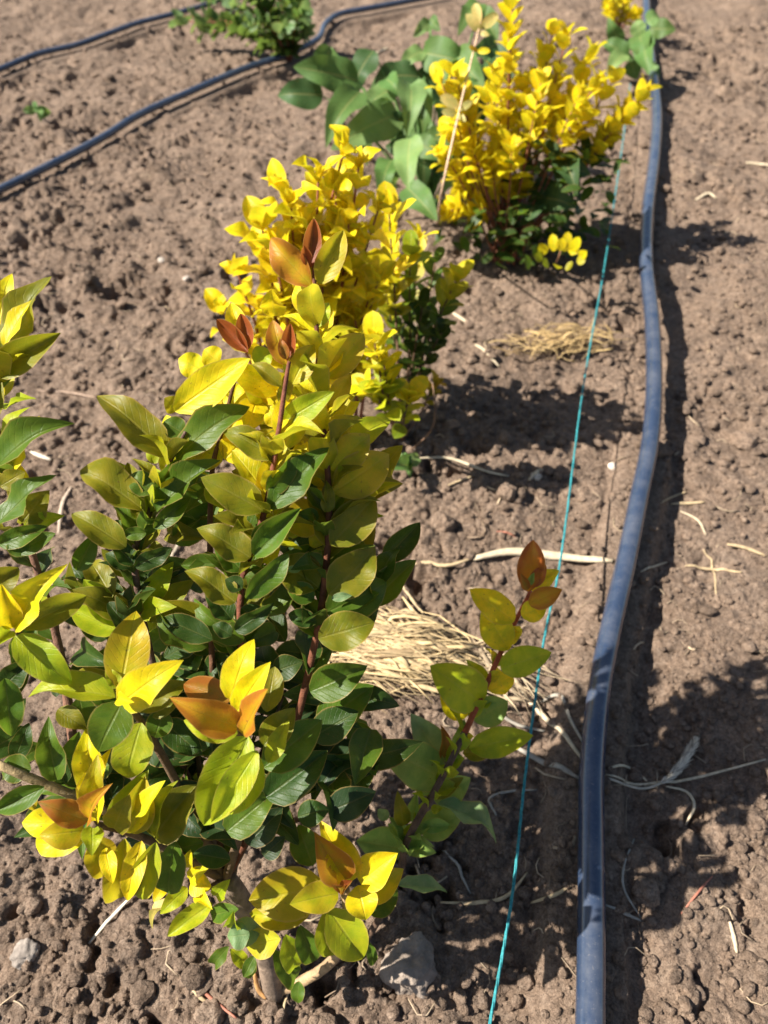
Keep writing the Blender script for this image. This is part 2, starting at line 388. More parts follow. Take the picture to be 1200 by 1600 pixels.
def crumbs():
    VV, FF = [], []; off = 0; n = 0
    def put(x, y, r, lib):
        nonlocal off
        v, f = lib[rs.randint(len(lib))]
        a = rs.uniform(0, 6.28); b = rs.uniform(-.5, .5)
        ca, sa, cb, sb = math.cos(a), math.sin(a), math.cos(b), math.sin(b)
        M = np.array([[ca, -sa, 0], [sa, ca, 0], [0, 0, 1]])@np.array([[1, 0, 0], [0, cb, -sb], [0, sb, cb]])
        s = r*np.array([rs.uniform(.75, 1.3), rs.uniform(.75, 1.2), rs.uniform(.6, 1.0)])
        VV.append((v*s)@M.T+np.array([x, y, 0])); FF.append(f+off); off += len(v); return
    pos = []
    for i in range(30000):
        t = rs.rand(); 
        y = -.1+ (t**1.9)*2.3
        hw = .42+.45*max(y, 0); x = rs.uniform(-hw, hw)
        r = .0011+.0042*rs.rand()**3.2*(1.0 if y < .6 else 1.4)
        if rs.rand() < .03: r *= 1.7
        put(x, y, r, variants if r > .0026 and y < 1.0 else cheap); pos.append((x, y, r))
    pa = np.array(pos); hz = np.array([H1(a, b) for a, b in pa[:, :2]]) if True else height(pa[:, 0], pa[:, 1])
    for k in range(len(VV)): VV[k][:, 2] += hz[k]+pa[k, 2]*.45
    co = np.concatenate(VV).astype(np.float32); q = np.concatenate(FF).astype(np.int32)
    m = bpy.data.meshes.new('soil_crumbs'); m.vertices.add(len(co)); m.vertices.foreach_set('co', co.ravel())
    m.loops.add(q.size); m.loops.foreach_set('vertex_index', q.ravel()); m.polygons.add(len(q))
    m.polygons.foreach_set('loop_start', np.arange(0, q.size, 3, dtype=np.int32)); m.polygons.foreach_set('use_smooth', np.zeros(len(q), bool))
    m.update(calc_edges=True); m.materials.append(M_SOIL)
    o = add('soil_crumbs', m); tag(o, 'loose crumbs of dry brown soil strewn over the bed', 'soil crumbs', kind='stuff')
crumbs()

BIGCLODS = [  # px, py, size px (photo), flat, colour, label
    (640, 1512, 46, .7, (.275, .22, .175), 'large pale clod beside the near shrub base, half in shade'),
    (690, 822, 20, .9, (.24, .19, .155), 'rounded upright clod below the thin straw, left of the twine'),
    (792, 772, 17, .8, (.245, .22, .19), 'grey stone with a black shadow in the middle of the bed'),
    (958, 730, 8, .7, (.55, .46, .38), 'small cream pebble left of the black pipe'),
    (838, 745, 9, .6, (.50, .43, .34), 'pale pebble next to a straw left of the twine'),
    (1160, 690, 20, .45, (.22, .175, .14), 'flat clod at the right edge beyond the pipe shadow'),
    (1090, 690, 15, .6, (.21, .165, .13), 'broken clod close to the right of the pipe bend'),
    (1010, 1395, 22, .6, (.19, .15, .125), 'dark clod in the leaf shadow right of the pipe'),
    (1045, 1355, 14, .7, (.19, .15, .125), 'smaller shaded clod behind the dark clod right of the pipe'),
    (905, 130, 10, .7, (.3, .24, .2), 'small clod behind the golden shrub far up the bed'),
    (40, 1490, 22, .6, (.255, .215, .18), 'pale grey clod near the lower left corner'),
    (52, 1415, 15, .8, (.22, .18, .15), 'upright brown clod at the left edge under the leaves'),
    (175, 1510, 18, .8, (.22, .18, .15), 'round clod beside a black hole lower left'),
    (255, 415, 7, .7, (.42, .36, .30), 'small white pebble far left of the golden leaves'),
    (292, 440, 6, .7, (.42, .36, .30), 'tiny white pebble to the right of its larger neighbour'),
    (330, 1590, 24, .8, (.25, .20, .165), 'crumbly clod at the bottom edge left of the shrub base'),
]
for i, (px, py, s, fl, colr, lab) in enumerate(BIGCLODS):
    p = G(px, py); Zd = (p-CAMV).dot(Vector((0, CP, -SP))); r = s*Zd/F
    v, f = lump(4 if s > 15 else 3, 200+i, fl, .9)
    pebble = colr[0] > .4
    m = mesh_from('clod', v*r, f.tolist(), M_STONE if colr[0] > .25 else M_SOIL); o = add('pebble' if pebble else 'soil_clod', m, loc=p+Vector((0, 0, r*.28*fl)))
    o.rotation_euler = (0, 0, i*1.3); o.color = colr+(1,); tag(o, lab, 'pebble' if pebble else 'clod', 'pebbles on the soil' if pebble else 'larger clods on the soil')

# ------------------------------------------------------------------ leaf meshes
def leaf_mesh(name, mat, fold=.35, bow=.10, twist=0.0, wave=0.0, p0=.62, p1=.78, rows=9, half=2, tipcurl=0.0, lobes=0):
    V, Fc, U = [], [], []
    pk = p0/(p0+p1); nrm = pk**p0*(1-pk)**p1
    ts = [i/rows for i in range(rows+1)]
    ts = [0, .035]+[.035+(1-.035)*(1-(1-a)**1.25) for a in ts[1:]]
    for i, t in enumerate(ts):
        wv = (t**p0*(1-t)**p1)/nrm*.5 if 0 < t < 1 else 0
        if i <= 0: wv = .022
        if lobes and i % 2: wv *= 1-lobes
        for k in range(-half, half+1):
            a = k/half
            x = wv*a; z = fold*abs(x)*(.6+.4*t)-fold*.25*x*x*4*.5
            z += bow*4*t*(1-t)-tipcurl*max(0, t-.6)**2*3
            z += wave*math.sin(t*11+(0 if k > 0 else 1.3))*abs(a)*wv
            tw = twist*(t-.3); xx = x*math.cos(tw)-0*math.sin(tw); z += x*math.sin(tw)
            V.append((xx, t, z)); U.append((.5+.5*a, t))
    c = 2*half+1
    for i in range(len(ts)-1):
        for k in range(c-1):
            a = i*c+k; Fc.append((a, a+1, a+c+1, a+c))
    # real thickness is given by the shading of both sides; blade is a single fine sheet as in life
    return mesh_from(name, V, Fc, mat, True, U)
LV = [leaf_mesh('leaf', M_LEAF, .50, .06, .15, .12, p1=.92), leaf_mesh('leaf', M_LEAF, .75, .10, -.2, .08, tipcurl=.35, p1=.95),
      leaf_mesh('leaf', M_LEAF, .35, .12, .3, .16, tipcurl=.45, p1=.85), leaf_mesh('leaf', M_LEAF, .95, .04, -.1, .07, p1=.95),
      leaf_mesh('leaf', M_LEAF, .45, .16, -.35, .14, p0=.55, p1=.8), leaf_mesh('leaf', M_LEAF, .45, .02, .4, .1, p0=.7, p1=.85)]
for _k in range(6):
    _r = random.Random(90+_k); LV.append(leaf_mesh('leaf', M_LEAF, _r.uniform(.3, .9), _r.uniform(-.02, .16), _r.uniform(-.6, .6), _r.uniform(.1, .30), p0=_r.uniform(.52, .72), p1=_r.uniform(.75, 1.0), tipcurl=_r.uniform(-.2, .8)))
LBUD = [leaf_mesh('leaf', M_LEAF, 1.2, -.10, .1, 0, p0=.7, p1=.9), leaf_mesh('leaf', M_LEAF, .9, -.14, -.2, 0, p0=.65, p1=.8)]
LS = [leaf_mesh('leaf', M_LEAF, .2, .10, .1, 0, p0=.5, p1=.5, rows=6, half=1), leaf_mesh('leaf', M_LEAF, .45, .05, .2, 0, p0=.55, p1=.5, rows=6, half=1),
      leaf_mesh('leaf', M_LEAF, .25, .14, -.2, 0, p0=.55, p1=.65, rows=5, half=1)]
LB = [leaf_mesh('leaf', M_BROAD, .35, .10, .15, .18, p0=.42, p1=.85, rows=12), leaf_mesh('leaf', M_BROAD, .6, .14, -.3, .12, p0=.42, p1=.85, rows=12, tipcurl=.5),
      leaf_mesh('leaf', M_BROAD, .2, .18, .3, .2, p0=.4, p1=.8, rows=12, tipcurl=.7)]

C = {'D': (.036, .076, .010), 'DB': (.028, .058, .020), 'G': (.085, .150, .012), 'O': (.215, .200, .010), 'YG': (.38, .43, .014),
     'Y': (.86, .66, .010), 'YO': (.50, .44, .010), 'R': (.24, .050, .020), 'OR': (.60, .36, .015), 'BR': (.30, .17, .02), 'GS': (.25, .38, .09),  # GS: green raised so the shaded low shoot looks lit
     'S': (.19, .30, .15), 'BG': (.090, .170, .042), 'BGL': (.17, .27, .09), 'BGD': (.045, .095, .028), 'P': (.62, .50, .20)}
C['RB'] = (.62, .24, .02)
BLUSH = {'RB': .0, 'OR': .25, 'BR': .3, 'R': .45, 'YO': .75}
def cvar(c, rng, amt=.18):
    k = 1+rng.uniform(-amt, amt); h = rng.uniform(-.08, .08)
    return (min(c[0]*k*(1+h), 1), min(c[1]*k, 1), c[2]*k, 1)
def lerpc(a, b, t): return tuple(a[i]*(1-t)+b[i]*t for i in range(3))

def put_leaf(root, parent, base, tip, wid, nrm, col, meshes, rng):
    y = tip-base; L = y.length; y = y/L; n = nrm-y*nrm.dot(y)
    if n.length < 1e-4: n = Vector((0, 0, 1)).cross(y)
    n.normalize(); x = y.cross(n)
    o = bpy.data.objects.new('leaf', rng.choice(meshes)); COL.objects.link(o); o.parent = parent
    M = Matrix((( x.x*wid, y.x*L, n.x*L*.8, base.x), (x.y*wid, y.y*L, n.y*L*.8, base.y), (x.z*wid, y.z*L, n.z*L*.8, base.z), (0, 0, 0, 1)))
    o.matrix_basis = Matrix.Translation(-root.location)@M
    o.color = col; return o

def branch(root, pts, r0, r1, col, n=14, name='branch', sides=7, rng=random.Random(1)):
    cp = catmull(pts, n); V, Fc = tube([p-root.location for p in cp], lambda t: r0+(r1-r0)*t, sides, rng=rng, jit=.07)
    o = add(name, mesh_from(name, V, Fc, M_BARK), root); o.color = col+(1,); return o, cp

def hero(root, parent, frame, items, Z, rng, spread=.02, upb=.35, away=0.0):
    """leaves read from the photograph: base, tip, breadth in pixels; their distance is Z metres"""
    ox, oy, s = frame
    for it in items:
        bx, by, tx, ty, wd, c = it[:6]; dz = it[6] if len(it) > 6 else rng.uniform(-spread, spread*.4)
        ez = it[7] if len(it) > 7 else 0.0
        Zb = Z+ez; base = P(ox+bx/s, oy+by/s, Zb)
        Zt = Zb+dz
        tip = P(ox+tx/s, oy+ty/s, Zt)
        L = (tip-base).length; app = wd/s*Zb/F; real = max(app, .40*L)
        view = (CAMV-base).normalized(); y = (tip-base).normalized(); n = view-y*view.dot(y); n.normalize()
        if app < .9*real:
            a = math.acos(app/real); q1 = Matrix.Rotation(a, 3, y)@n; q2 = Matrix.Rotation(-a, 3, y)@n
            n = q1 if q1.z > q2.z else q2
        else:
            n = n+Vector((-.10, 0, .25))*upb+Vector((rng.uniform(-.3, .3), rng.uniform(-.2, .2), rng.uniform(-.2, .2)))*.6
        if away and c in ('O', 'G', 'D'): n = n+Vector((away*rng.uniform(.6, 1.2), -.1, .15))
        col = cvar(C[c], rng, .10); col = col[:3]+(BLUSH.get(c, 1.0),)
        small = c in ('R',) and L < .025
        put_leaf(root, parent, base, tip, real, n, col, LBUD if small else LV, rng)

def shoot(root, pts, r0, r1, nodes, l0, l1, cols, meshes, rng, ang=(70, 35), wr=.46, t0=.1, stemcols=((.12, .09, .05), (.35, .08, .04)), tips=4, n=10, sides=6, pair=2, spin=None):
    """a leafy shoot: opposite pairs along it; cols = colour stops from foot to tip"""
    o, cp = branch(root, pts, r0, r1, lerpc(stemcols[0], stemcols[1], .5), n, 'branch', sides, rng)
    ph = rng.uniform(0, 6.28) if spin is None else spin
    def at(t):
        k = t*(len(cp)-1); i = min(int(k), len(cp)-2); return cp[i].lerp(cp[i+1], k-i), (cp[min(i+1, len(cp)-1)]-cp[i]).normalized()
    def colat(t):
        k = t*(len(cols)-1); i = min(int(k), len(cols)-2); return lerpc(C[cols[i]], C[cols[i+1]], min(max(k-i+rng.uniform(-.25, .25), 0), 1))
    for j in range(nodes):
        t = t0+(1-t0)*j/max(nodes-1, 1); p, d = at(t)
        a = d.cross(Vector((.3, .9, .1))).normalized(); b = d.cross(a)
        for q in range(pair):
            th = ph+j*math.pi/2+q*2*math.pi/pair+rng.uniform(-.3, .3)
            s = a*math.cos(th)+b*math.sin(th)
            an = R(ang[0]+(ang[1]-ang[0])*t+rng.uniform(-12, 12)); L = (l0+(l1-l0)*t)*rng.uniform(.8, 1.15)
            v = d*math.cos(an)+s*math.sin(an)+Vector((0, 0, .1)); v.normalize()
            nn = d*math.sin(an)-s*math.cos(an)+Vector((rng.uniform(-.3, .3), rng.uniform(-.3, .3), rng.uniform(-.1, .3)))
            put_leaf(root, o, p+s*.0008, p+v*L, L*wr*rng.uniform(.85, 1.15), nn, cvar(colat(t), rng), meshes, rng)
    p, d = at(1.0); a = d.cross(Vector((.3, .9, .1))).normalized(); b = d.cross(a)
    for q in range(tips):
        th = ph+q*1.6; s = a*math.cos(th)+b*math.sin(th); L = l1*(.75-.12*q)
        v = (d*math.cos(R(18+6*q))+s*math.sin(R(18+6*q))).normalized()
        put_leaf(root, o, p, p+v*L, L*.36, d*.3-s, cvar(C[cols[-1]], rng), meshes, rng)
    return o

# ================================================================== the near shrub
rng = random.Random(7)
bp = G(425, 1560); bp.z -= .004
A = thing('privet_shrub', 'nearest golden privet shrub, dark green inside, filling the lower left', 'shrub', bp)
BARK = (.21, .15, .105)
tr_top = P(352, 1375, .475)
trunk, _ = branch(A, [bp-Vector((0, 0, .02)), P(420, 1500, .515), P(395, 1440, .495), tr_top], .0086, .0070, BARK, 16, 'trunk', 10)
branch(A, [bp+Vector((.004, .006, 0)), P(470, 1535, .52), P(520, 1500, .50), P(545, 1440, .47), P(538, 1388, .435)], .0042, .0028, (.36, .24, .13), 14)
BR2 = (.14, .09, .05)
F5 = (0, 850, 2.667); F7 = (220, 1000, 2.609); F8 = (550, 800, 2.667); F6 = (250, 500, 3.0); F4 = (0, 400, 2.667); F3 = (250, 200, 2.182); FB = (0, 1250, 2.667)

b1, _ = branch(A, [tr_top, P(250, 1180, .47), P(120, 1060, .43), P(22, 985, .375)], .0035, .0018, BR2)
hero(A, b1, F5, [
    (60, 350, 215, 105, 122, 'Y', -.012), (55, 350, 5, 165, 112, 'Y', -.01), (-60, 215, 80, 100, 118, 'O', .01), (45, 362, -40, 440, 70, 'YG'),
    (62, 385, 300, 585, 150, 'YG', .006), (88, 350, 370, 210, 120, 'O', .02), (110, 330, 170, 200, 90, 'YG', .02, .01), (-30, 340, -60, 200, 110, 'Y'),
    (75, 390, 130, 560, 90, 'G', .02, .02), (20, 560, 50, 805, 118, 'G', .0, .02), (120, 480, 20, 650, 110, 'D', .01, .03), (10, 600, 130, 480, 110, 'D', 0, .03),
    (150, 345, 60, 470, 100, 'G', .0, .035)], .36, rng)
b2, _ = branch(A, [tr_top, P(290, 1250, .44), P(235, 1150, .40), P(187, 1082, .365)], .003, .0018, BR2)
hero(A, b2, F5, [
    (500, 605, 568, 268, 185, 'YO', .012), (505, 665, 732, 500, 165, 'Y', -.012), (490, 615, 295, 545, 125, 'O', .005, .01), (480, 640, 108, 612, 120, 'YG', -.004, .006),
    (560, 690, 785, 570, 115, 'O', .01, .008), (510, 660, 405, 868, 180, 'G', -.008), (590, 745, 525, 992, 165, 'YG', .0, .012), (690, 690, 640, 815, 110, 'G', 0, .02),
    (500, 600, 440, 515, 60, 'YG'), (330, 640, 360, 780, 110, 'G', .0, .02), (240, 690, 360, 770, 90, 'O', 0, .016), (495, 640, 560, 660, 60, 'Y', -.01, -.008), (620, 700, 760, 640, 90, 'O', 0, .02)], .365, rng)
b3, _ = branch(A, [tr_top, P(380, 1280, .43), P(385, 1200, .40), P(376, 1140, .365)], .003, .0018, BR2)
hero(A, b3, F5, [
    (962, 650, 1048, 402, 145, 'Y', .0), (985, 700, 1128, 490, 125, 'Y', -.01), (1010, 790, 1118, 603, 108, 'OR', -.02, -.006), (992, 765, 718, 648, 150, 'OR', -.016, -.006),
    (990, 790, 760, 735, 120, 'YG', -.002), (965, 650, 765, 585, 125, 'BR', .008, .01), (1110, 700, 1145, 510, 110, 'O', .01, .01),
    (1035, 800, 850, 1172, 210, 'YG', -.004), (1072, 862, 880, 1160, 130, 'YG', -.012, -.006), (1085, 890, 950, 1125, 165, 'YG', .0, .004)], .36, rng)
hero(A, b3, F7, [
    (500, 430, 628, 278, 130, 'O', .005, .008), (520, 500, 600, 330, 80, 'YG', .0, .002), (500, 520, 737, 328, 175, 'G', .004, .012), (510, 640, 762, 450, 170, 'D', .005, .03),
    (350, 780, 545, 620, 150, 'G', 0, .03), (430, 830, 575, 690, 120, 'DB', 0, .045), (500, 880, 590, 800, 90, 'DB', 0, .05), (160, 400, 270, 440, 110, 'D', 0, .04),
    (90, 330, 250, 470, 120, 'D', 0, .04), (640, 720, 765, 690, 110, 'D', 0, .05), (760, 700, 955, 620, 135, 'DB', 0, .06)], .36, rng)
b4, _ = branch(A, [tr_top, P(270, 1330, .44), P(200, 1300, .41), P(146, 1288, .378)], .003, .0018, BR2)
hero(A, b4, F5, [
    (385, 1060, 362, 752, 125, 'Y', .004), (400, 1170, 440, 862, 105, 'Y', .0, .004), (362, 1105, 405, 905, 95, 'YO', -.008), (375, 1145, 438, 1012, 80, 'OR', -.016, -.006), (365, 1155, 172, 1078, 112, 'BR', -.012, -.004),
    (475, 1185, 540, 1043, 118, 'O', -.01, -.003), (330, 1175, 82, 1158, 130, 'Y', .0), (352, 1195, 163, 1215, 125, 'YO', -.008), (345, 1245, 125, 1250, 105, 'Y', .004, .006), (385, 1178, 385, 1282, 92, 'YG', -.01),
    (545, 1205, 605, 965, 150, 'YO', .0, .006), (540, 1200, 690, 985, 95, 'Y', -.004, .004), (640, 1220, 825, 1000, 190, 'O', .0, .014), (660, 1225, 715, 990, 65, 'YG', -.004, .008), (460, 1180, 620, 940, 110, 'YG', 0, .012)], .378, rng)
hero(A, b4, FB, [
    (395, 150, 452, 348, 135, 'YO', .006), (520, 160, 490, 432, 150, 'YO', .004), (590, 170, 530, 420, 90, 'Y', -.004), (650, 175, 558, 425, 110, 'YG', .006), (730, 170, 700, 388, 130, 'G', .01, .01),
    (440, 200, 470, 348, 70, 'Y', -.006, -.004)], .38, rng)
b6, _ = branch(A, [tr_top, P(330, 1385, .46), P(305, 1400, .45)], .0022, .001, BR2)
hero(A, b6, FB, [
    (800, 280, 795, 205, 62, 'Y'), (795, 345, 882, 360, 100, 'Y'), (790, 330, 845, 290, 70, 'Y'), (830, 400, 870, 440, 60, 'Y'), (780, 365, 668, 472, 74, 'YG'), (690, 340, 640, 425, 60, 'Y'),
    (885, 430, 698, 568, 88, 'YG'), (880, 480, 995, 455, 80, 'G'), (960, 250, 805, 222, 95, 'D', 0, -.02), (900, 400, 960, 330, 70, 'YG'), (985, 520, 975, 460, 60, 'YG'), (1040, 560, 945, 570, 110, 'S', 0, -.01), (960, 620, 1030, 690, 60, 'YG'),
    (955, 610, 880, 700, 60, 'G'), (1060, 650, 1015, 740, 55, 'G'), (760, 400, 600, 500, 40, 'P')], .455, rng)
b5 = branch(A, [P(545, 1440, .47), P(540, 1410, .45), P(536, 1388, .432)], .0028, .002, (.3, .2, .08), 6)[0]
hero(A, b5, F7, [
    (855, 985, 735, 742, 145, 'Y', -.004, .003), (830, 978, 708, 783, 145, 'OR', -.014), (820, 1025, 862, 980, 40, 'R', -.01, -.004), (825, 1020, 785, 1000, 40, 'BR', -.01, -.004), (895, 990, 1048, 868, 145, 'Y', -.004), (920, 1060, 1068, 930, 115, 'YO', .006, .006),
    (760, 1010, 440, 1060, 205, 'YO', .0, .004), (805, 1035, 606, 1078, 125, 'YO', -.01, -.004), (885, 1000, 918, 1142, 135, 'Y', -.008), (765, 1095, 905, 1300, 165, 'YG', .004), (690, 1115, 428, 1120, 115, 'YO', .004, .006),
    (745, 1110, 770, 1288, 115, 'YG', .008, .01), (650, 1160, 708, 1306, 95, 'G', .01, .01), (590, 1200, 640, 1372, 100, 'YG', .01, .008), (540, 1260, 640, 1392, 95, 'G', .01, .02), (570, 1220, 430, 1250, 120, 'YO', .01, .012),
    (490, 1170, 352, 1208, 110, 'S', 0, .02), (700, 920, 640, 752, 130, 'G', .01, .02), (930, 1115, 1052, 1005, 115, 'G', .01, .02), (440, 1305, 445, 1380, 60, 'G', 0, .03), (1050, 1000, 1250, 1030, 65, 'S', .01, .05), (930, 1230, 950, 1330, 45, 'G', 0, .05),
    (645, 1390, 640, 1480, 60, 'G', 0, .07)], .435, rng, .012)

# right hand upright shoot
st = [tr_top, P(440, 1200, .44), P(493, 1000, .41), P(512, 850, .39), P(512, 740, .383), P(500, 620, .38), P(494, 500, .38), P(489, 395, .385)]
bR, _ = branch(A, st, .0024, .0010, (.14, .05, .025), 30)
hero(A, bR, F6, [
    (785, 275, 957, 65, 150, 'YO', .004), (800, 440, 892, 255, 95, 'YO', .002), (803, 705, 988, 528, 165, 'YO', .004), (812, 810, 1088, 622, 215, 'YO', .006), (800, 1055, 1008, 830, 195, 'O', .006),
    (790, 1285, 1018, 1065, 205, 'O', .004), (780, 1370, 1082, 1228, 215, 'G', .008, .01), (742, 1492, 1008, 1418, 190, 'O', .002), (765, 900, 575, 965, 185, 'YO', .0, .01), (742, 1255, 555, 1120, 200, 'O', .0, .01),
    (790, 800, 690, 700, 100, 'Y', .0, .01), (745, 925, 648, 905, 75, 'G', -.006), (735, 1420, 600, 1378, 90, 'D', .0, .005), (722, 1310, 590, 1245, 110, 'G', .0, .01), (805, 1306, 900, 1292, 45, 'S', 0, -.004), (660, 1170, 588, 1165, 38, 'S', 0, -.006),
    (770, 640, 700, 560, 100, 'Y', 0, .01), (790, 900, 880, 800, 70, 'YG', 0, .006), (780, 900, 790, 760, 70, 'O', -.004, -.004), (775, 1010, 700, 1060, 110, 'YO', 0, .01), (780, 480, 830, 560, 80, 'Y', 0, .012), (765, 470, 750, 380, 50, 'R', -.004, -.002),
    (740, 170, 690, 70, 80, 'YG', 0, .01), (770, 560, 760, 460, 60, 'R', 0, 0), (770, 620, 690, 500, 90, 'YO', 0, .012), (740, 330, 650, 260, 90, 'Y', 0, .02)], .385, rng, .01, away=.55)
hero(A, bR, F7, [
    (690, 210, 922, 108, 155, 'G', 0, 0), (720, 350, 945, 185, 165, 'G', .0, .012), (690, 400, 888, 292, 150, 'D', 0, .003), (560, 40, 690, 60, 100, 'D', 0, .01), (665, 130, 780, 35, 90, 'G', 0, .02), (540, 130, 660, 90, 110, 'D', 0, .0),
    (690, 560, 850, 480, 110, 'D', 0, .02)], .415, rng, .01)
hero(A, bR, F3, [
    (512, 475, 525, 308, 62, 'R', -.004, -.004), (505, 470, 490, 400, 40, 'R', -.006, -.006), (516, 538, 372, 374, 112, 'OR', -.004), (540, 532, 626, 348, 92, 'YO', -.002), (530, 480, 548, 390, 45, 'O', 0, 0), (530, 480, 575, 430, 40, 'O', 0, 0),
    (530, 640, 460, 520, 95, 'Y', 0, .004), (532, 680, 575, 590, 60, 'YG', 0, 0), (530, 760, 470, 720, 70, 'Y', 0, .01), (530, 810, 600, 740, 70, 'YO', 0, .01)], .385, rng, .01)
# middle upright shoot
st = [P(360, 1300, .45), P(378, 1130, .43), P(376, 930, .40), P(398, 850, .385), P(418, 780, .375), P(436, 670, .365), P(446, 600, .362), P(452, 565, .362)]
bM, _ = branch(A, st, .0022, .0009, (.15, .05, .028), 26)
hero(A, bM, F6, [
    (602, 195, 612, 15, 72, 'R', -.002, -.004), (592, 185, 563, 85, 52, 'BR', -.002, -.006), (592, 210, 528, 0, 105, 'OR', -.002, .002), (620, 300, 722, 108, 125, 'YO', .0), (568, 312, 428, 198, 80, 'O', 0), (582, 475, 818, 335, 125, 'YG', -.008),
    (600, 600, 692, 398, 95, 'YO', .0), (552, 655, 292, 498, 135, 'O', .0), (512, 885, 782, 592, 120, 'G', -.006), (505, 805, 640, 622, 110, 'G', -.004), (482, 895, 190, 738, 175, 'O', -.004), (442, 1105, 662, 880, 100, 'G', -.006), (440, 1055, 560, 912, 115, 'G', 0),
    (422, 1115, 178, 958, 155, 'O', -.004), (402, 1305, 604, 1093, 110, 'G', -.004), (385, 1260, 305, 1215, 90, 'D', 0), (352, 1325, 126, 1153, 145, 'O', -.002), (272, 1140, 98, 1150, 95, 'G', 0, .02), (385, 1180, 258, 1055, 125, 'G', 0, .01),
    (335, 1405, 215, 1268, 125, 'D', 0, .01), (352, 1455, 532, 1338, 95, 'D', 0), (335, 1480, 245, 1425, 80, 'D', 0), (245, 1500, -5, 1388, 125, 'D', 0, .02), (560, 560, 600, 690, 60, 'YG', 0, .01), (490, 850, 600, 780, 100, 'YO', 0, .01), (470, 1000, 600, 1030, 100, 'Y', 0, .015),
    (560, 500, 500, 420, 90, 'Y', 0, .01), (560, 400, 600, 250, 70, 'O', 0, .004), (500, 780, 400, 640, 110, 'O', 0, .014), (440, 1000, 340, 870, 110, 'G', 0, .016), (470, 1130, 560, 1060, 90, 'Y', 0, .015), (400, 1200, 500, 1260, 110, 'G', 0, .02), (380, 1350, 480, 1420, 110, 'D', 0, .02)], .370, rng, .01, away=.65)
# left upright shoot
st = [P(330, 1330, .465), P(250, 1080, .43), P(210, 885, .40), P(228, 820, .395), P(244, 770, .39), P(270, 712, .385), P(290, 675, .38)]
bL, _ = branch(A, st, .0023, .0009, (.12, .07, .05), 24)
hero(A, bL, F4, [
    (695, 838, 403, 582, 160, 'O', .0), (765, 742, 682, 690, 100, 'G', 0), (737, 852, 1042, 628, 95, 'G', -.004), (602, 1065, 332, 878, 155, 'O', -.002), (645, 985, 532, 912, 110, 'G', 0), (655, 985, 742, 848, 90, 'G', 0, -.002), (652, 1062, 922, 853, 80, 'G', -.004),
    (642, 1135, 792, 1008, 75, 'G', 0), (525, 1215, 298, 1073, 125, 'O', 0), (610, 1155, 512, 1160, 60, 'G', 0), (560, 1295, 715, 1220, 85, 'D', 0), (690, 830, 605, 790, 110, 'YG', 0, .012), (600, 1100, 530, 860, 80, 'O', 0, .014), (560, 1290, 460, 1180, 90, 'D', 0),
    (740, 800, 690, 660, 90, 'Y', 0, .014), (610, 1100, 560, 1010, 90, 'YG', 0, .014), (700, 870, 800, 900, 110, 'O', 0, .012), (540, 1300, 440, 1240, 80, 'D', 0, .01), (320, 1310, 400, 1150, 90, 'G', 0, .02), (570, 1250, 480, 1100, 90, 'G', 0, .015)], .387, rng, .01, away=.65)
hero(A, bL, F5, [
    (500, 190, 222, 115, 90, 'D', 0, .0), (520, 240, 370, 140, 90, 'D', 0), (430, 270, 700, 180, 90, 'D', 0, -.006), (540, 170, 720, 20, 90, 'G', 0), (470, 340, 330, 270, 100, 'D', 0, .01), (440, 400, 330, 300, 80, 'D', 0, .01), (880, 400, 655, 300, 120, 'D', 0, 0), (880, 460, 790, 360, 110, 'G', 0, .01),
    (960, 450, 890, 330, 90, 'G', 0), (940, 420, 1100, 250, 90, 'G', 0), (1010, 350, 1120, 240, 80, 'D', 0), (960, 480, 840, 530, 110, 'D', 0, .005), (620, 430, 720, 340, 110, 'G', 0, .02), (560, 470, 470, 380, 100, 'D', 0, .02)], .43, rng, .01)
# shoots at the left edge
st = [P(120, 1200, .46), P(90, 1000, .45), P(30, 800, .42), P(-8, 650, .39), P(0, 560, .38)]
bE, _ = branch(A, st, .003, .001, (.16, .08, .05), 18)
hero(A, bE, F4, [
    (0, 420, 192, 72, 125, 'O', -.004), (20, 380, 150, 180, 60, 'Y', 0, -.003), (-10, 300, 40, 60, 100, 'Y', 0, .01), (-20, 490, 255, 320, 125, 'O', -.004), (-30, 560, 60, 440, 60, 'G', 0), (-15, 885, 278, 680, 115, 'G', -.006), (-20, 1125, 212, 903, 95, 'G', -.004), (60, 1235, 232, 1155, 85, 'G', 0),
    (40, 950, 130, 655, 95, 'Y', 0, .02), (20, 900, 60, 690, 90, 'YG', 0, .02), (90, 1110, 200, 980, 130, 'O', 0, .01), (100, 1130, 255, 1080, 80, 'YG', 0, .01), (-10, 1200, 190, 1130, 90, 'G', 0), (110, 1250, 40, 1160, 90, 'G', 0), (-60, 700, 0, 500, 90, 'O', 0), (90, 1000, 60, 850, 90, 'Y', 0, .02), (0, 960, 100, 900, 90, 'O', 0, .01)], .385, rng, .01)
# side twig with leaves low on the left
bT, _ = branch(A, [P(300, 1330, .46), P(130, 1250, .43), P(20, 1205, .41), P(-10, 1190, .41)], .003, .0022, (.33, .24, .12), 10)
hero(A, bT, F5, [
    (130, 940, -10, 930, 120, 'G', 0), (235, 985, 190, 742, 115, 'G', -.004), (185, 1012, -15, 1112, 100, 'G', 0), (300, 900, 330, 780, 100, 'G', 0, .004), (270, 1000, 230, 880, 80, 'D', 0, .01), (100, 1010, 145, 1115, 60, 'YO', 0, .01), (60, 900, 120, 750, 90, 'D', 0, .02),
    (20, 760, 100, 650, 100, 'D', 0, .02), (330, 1010, 250, 880, 90, 'D', 0, .02)], .415, rng, .01)
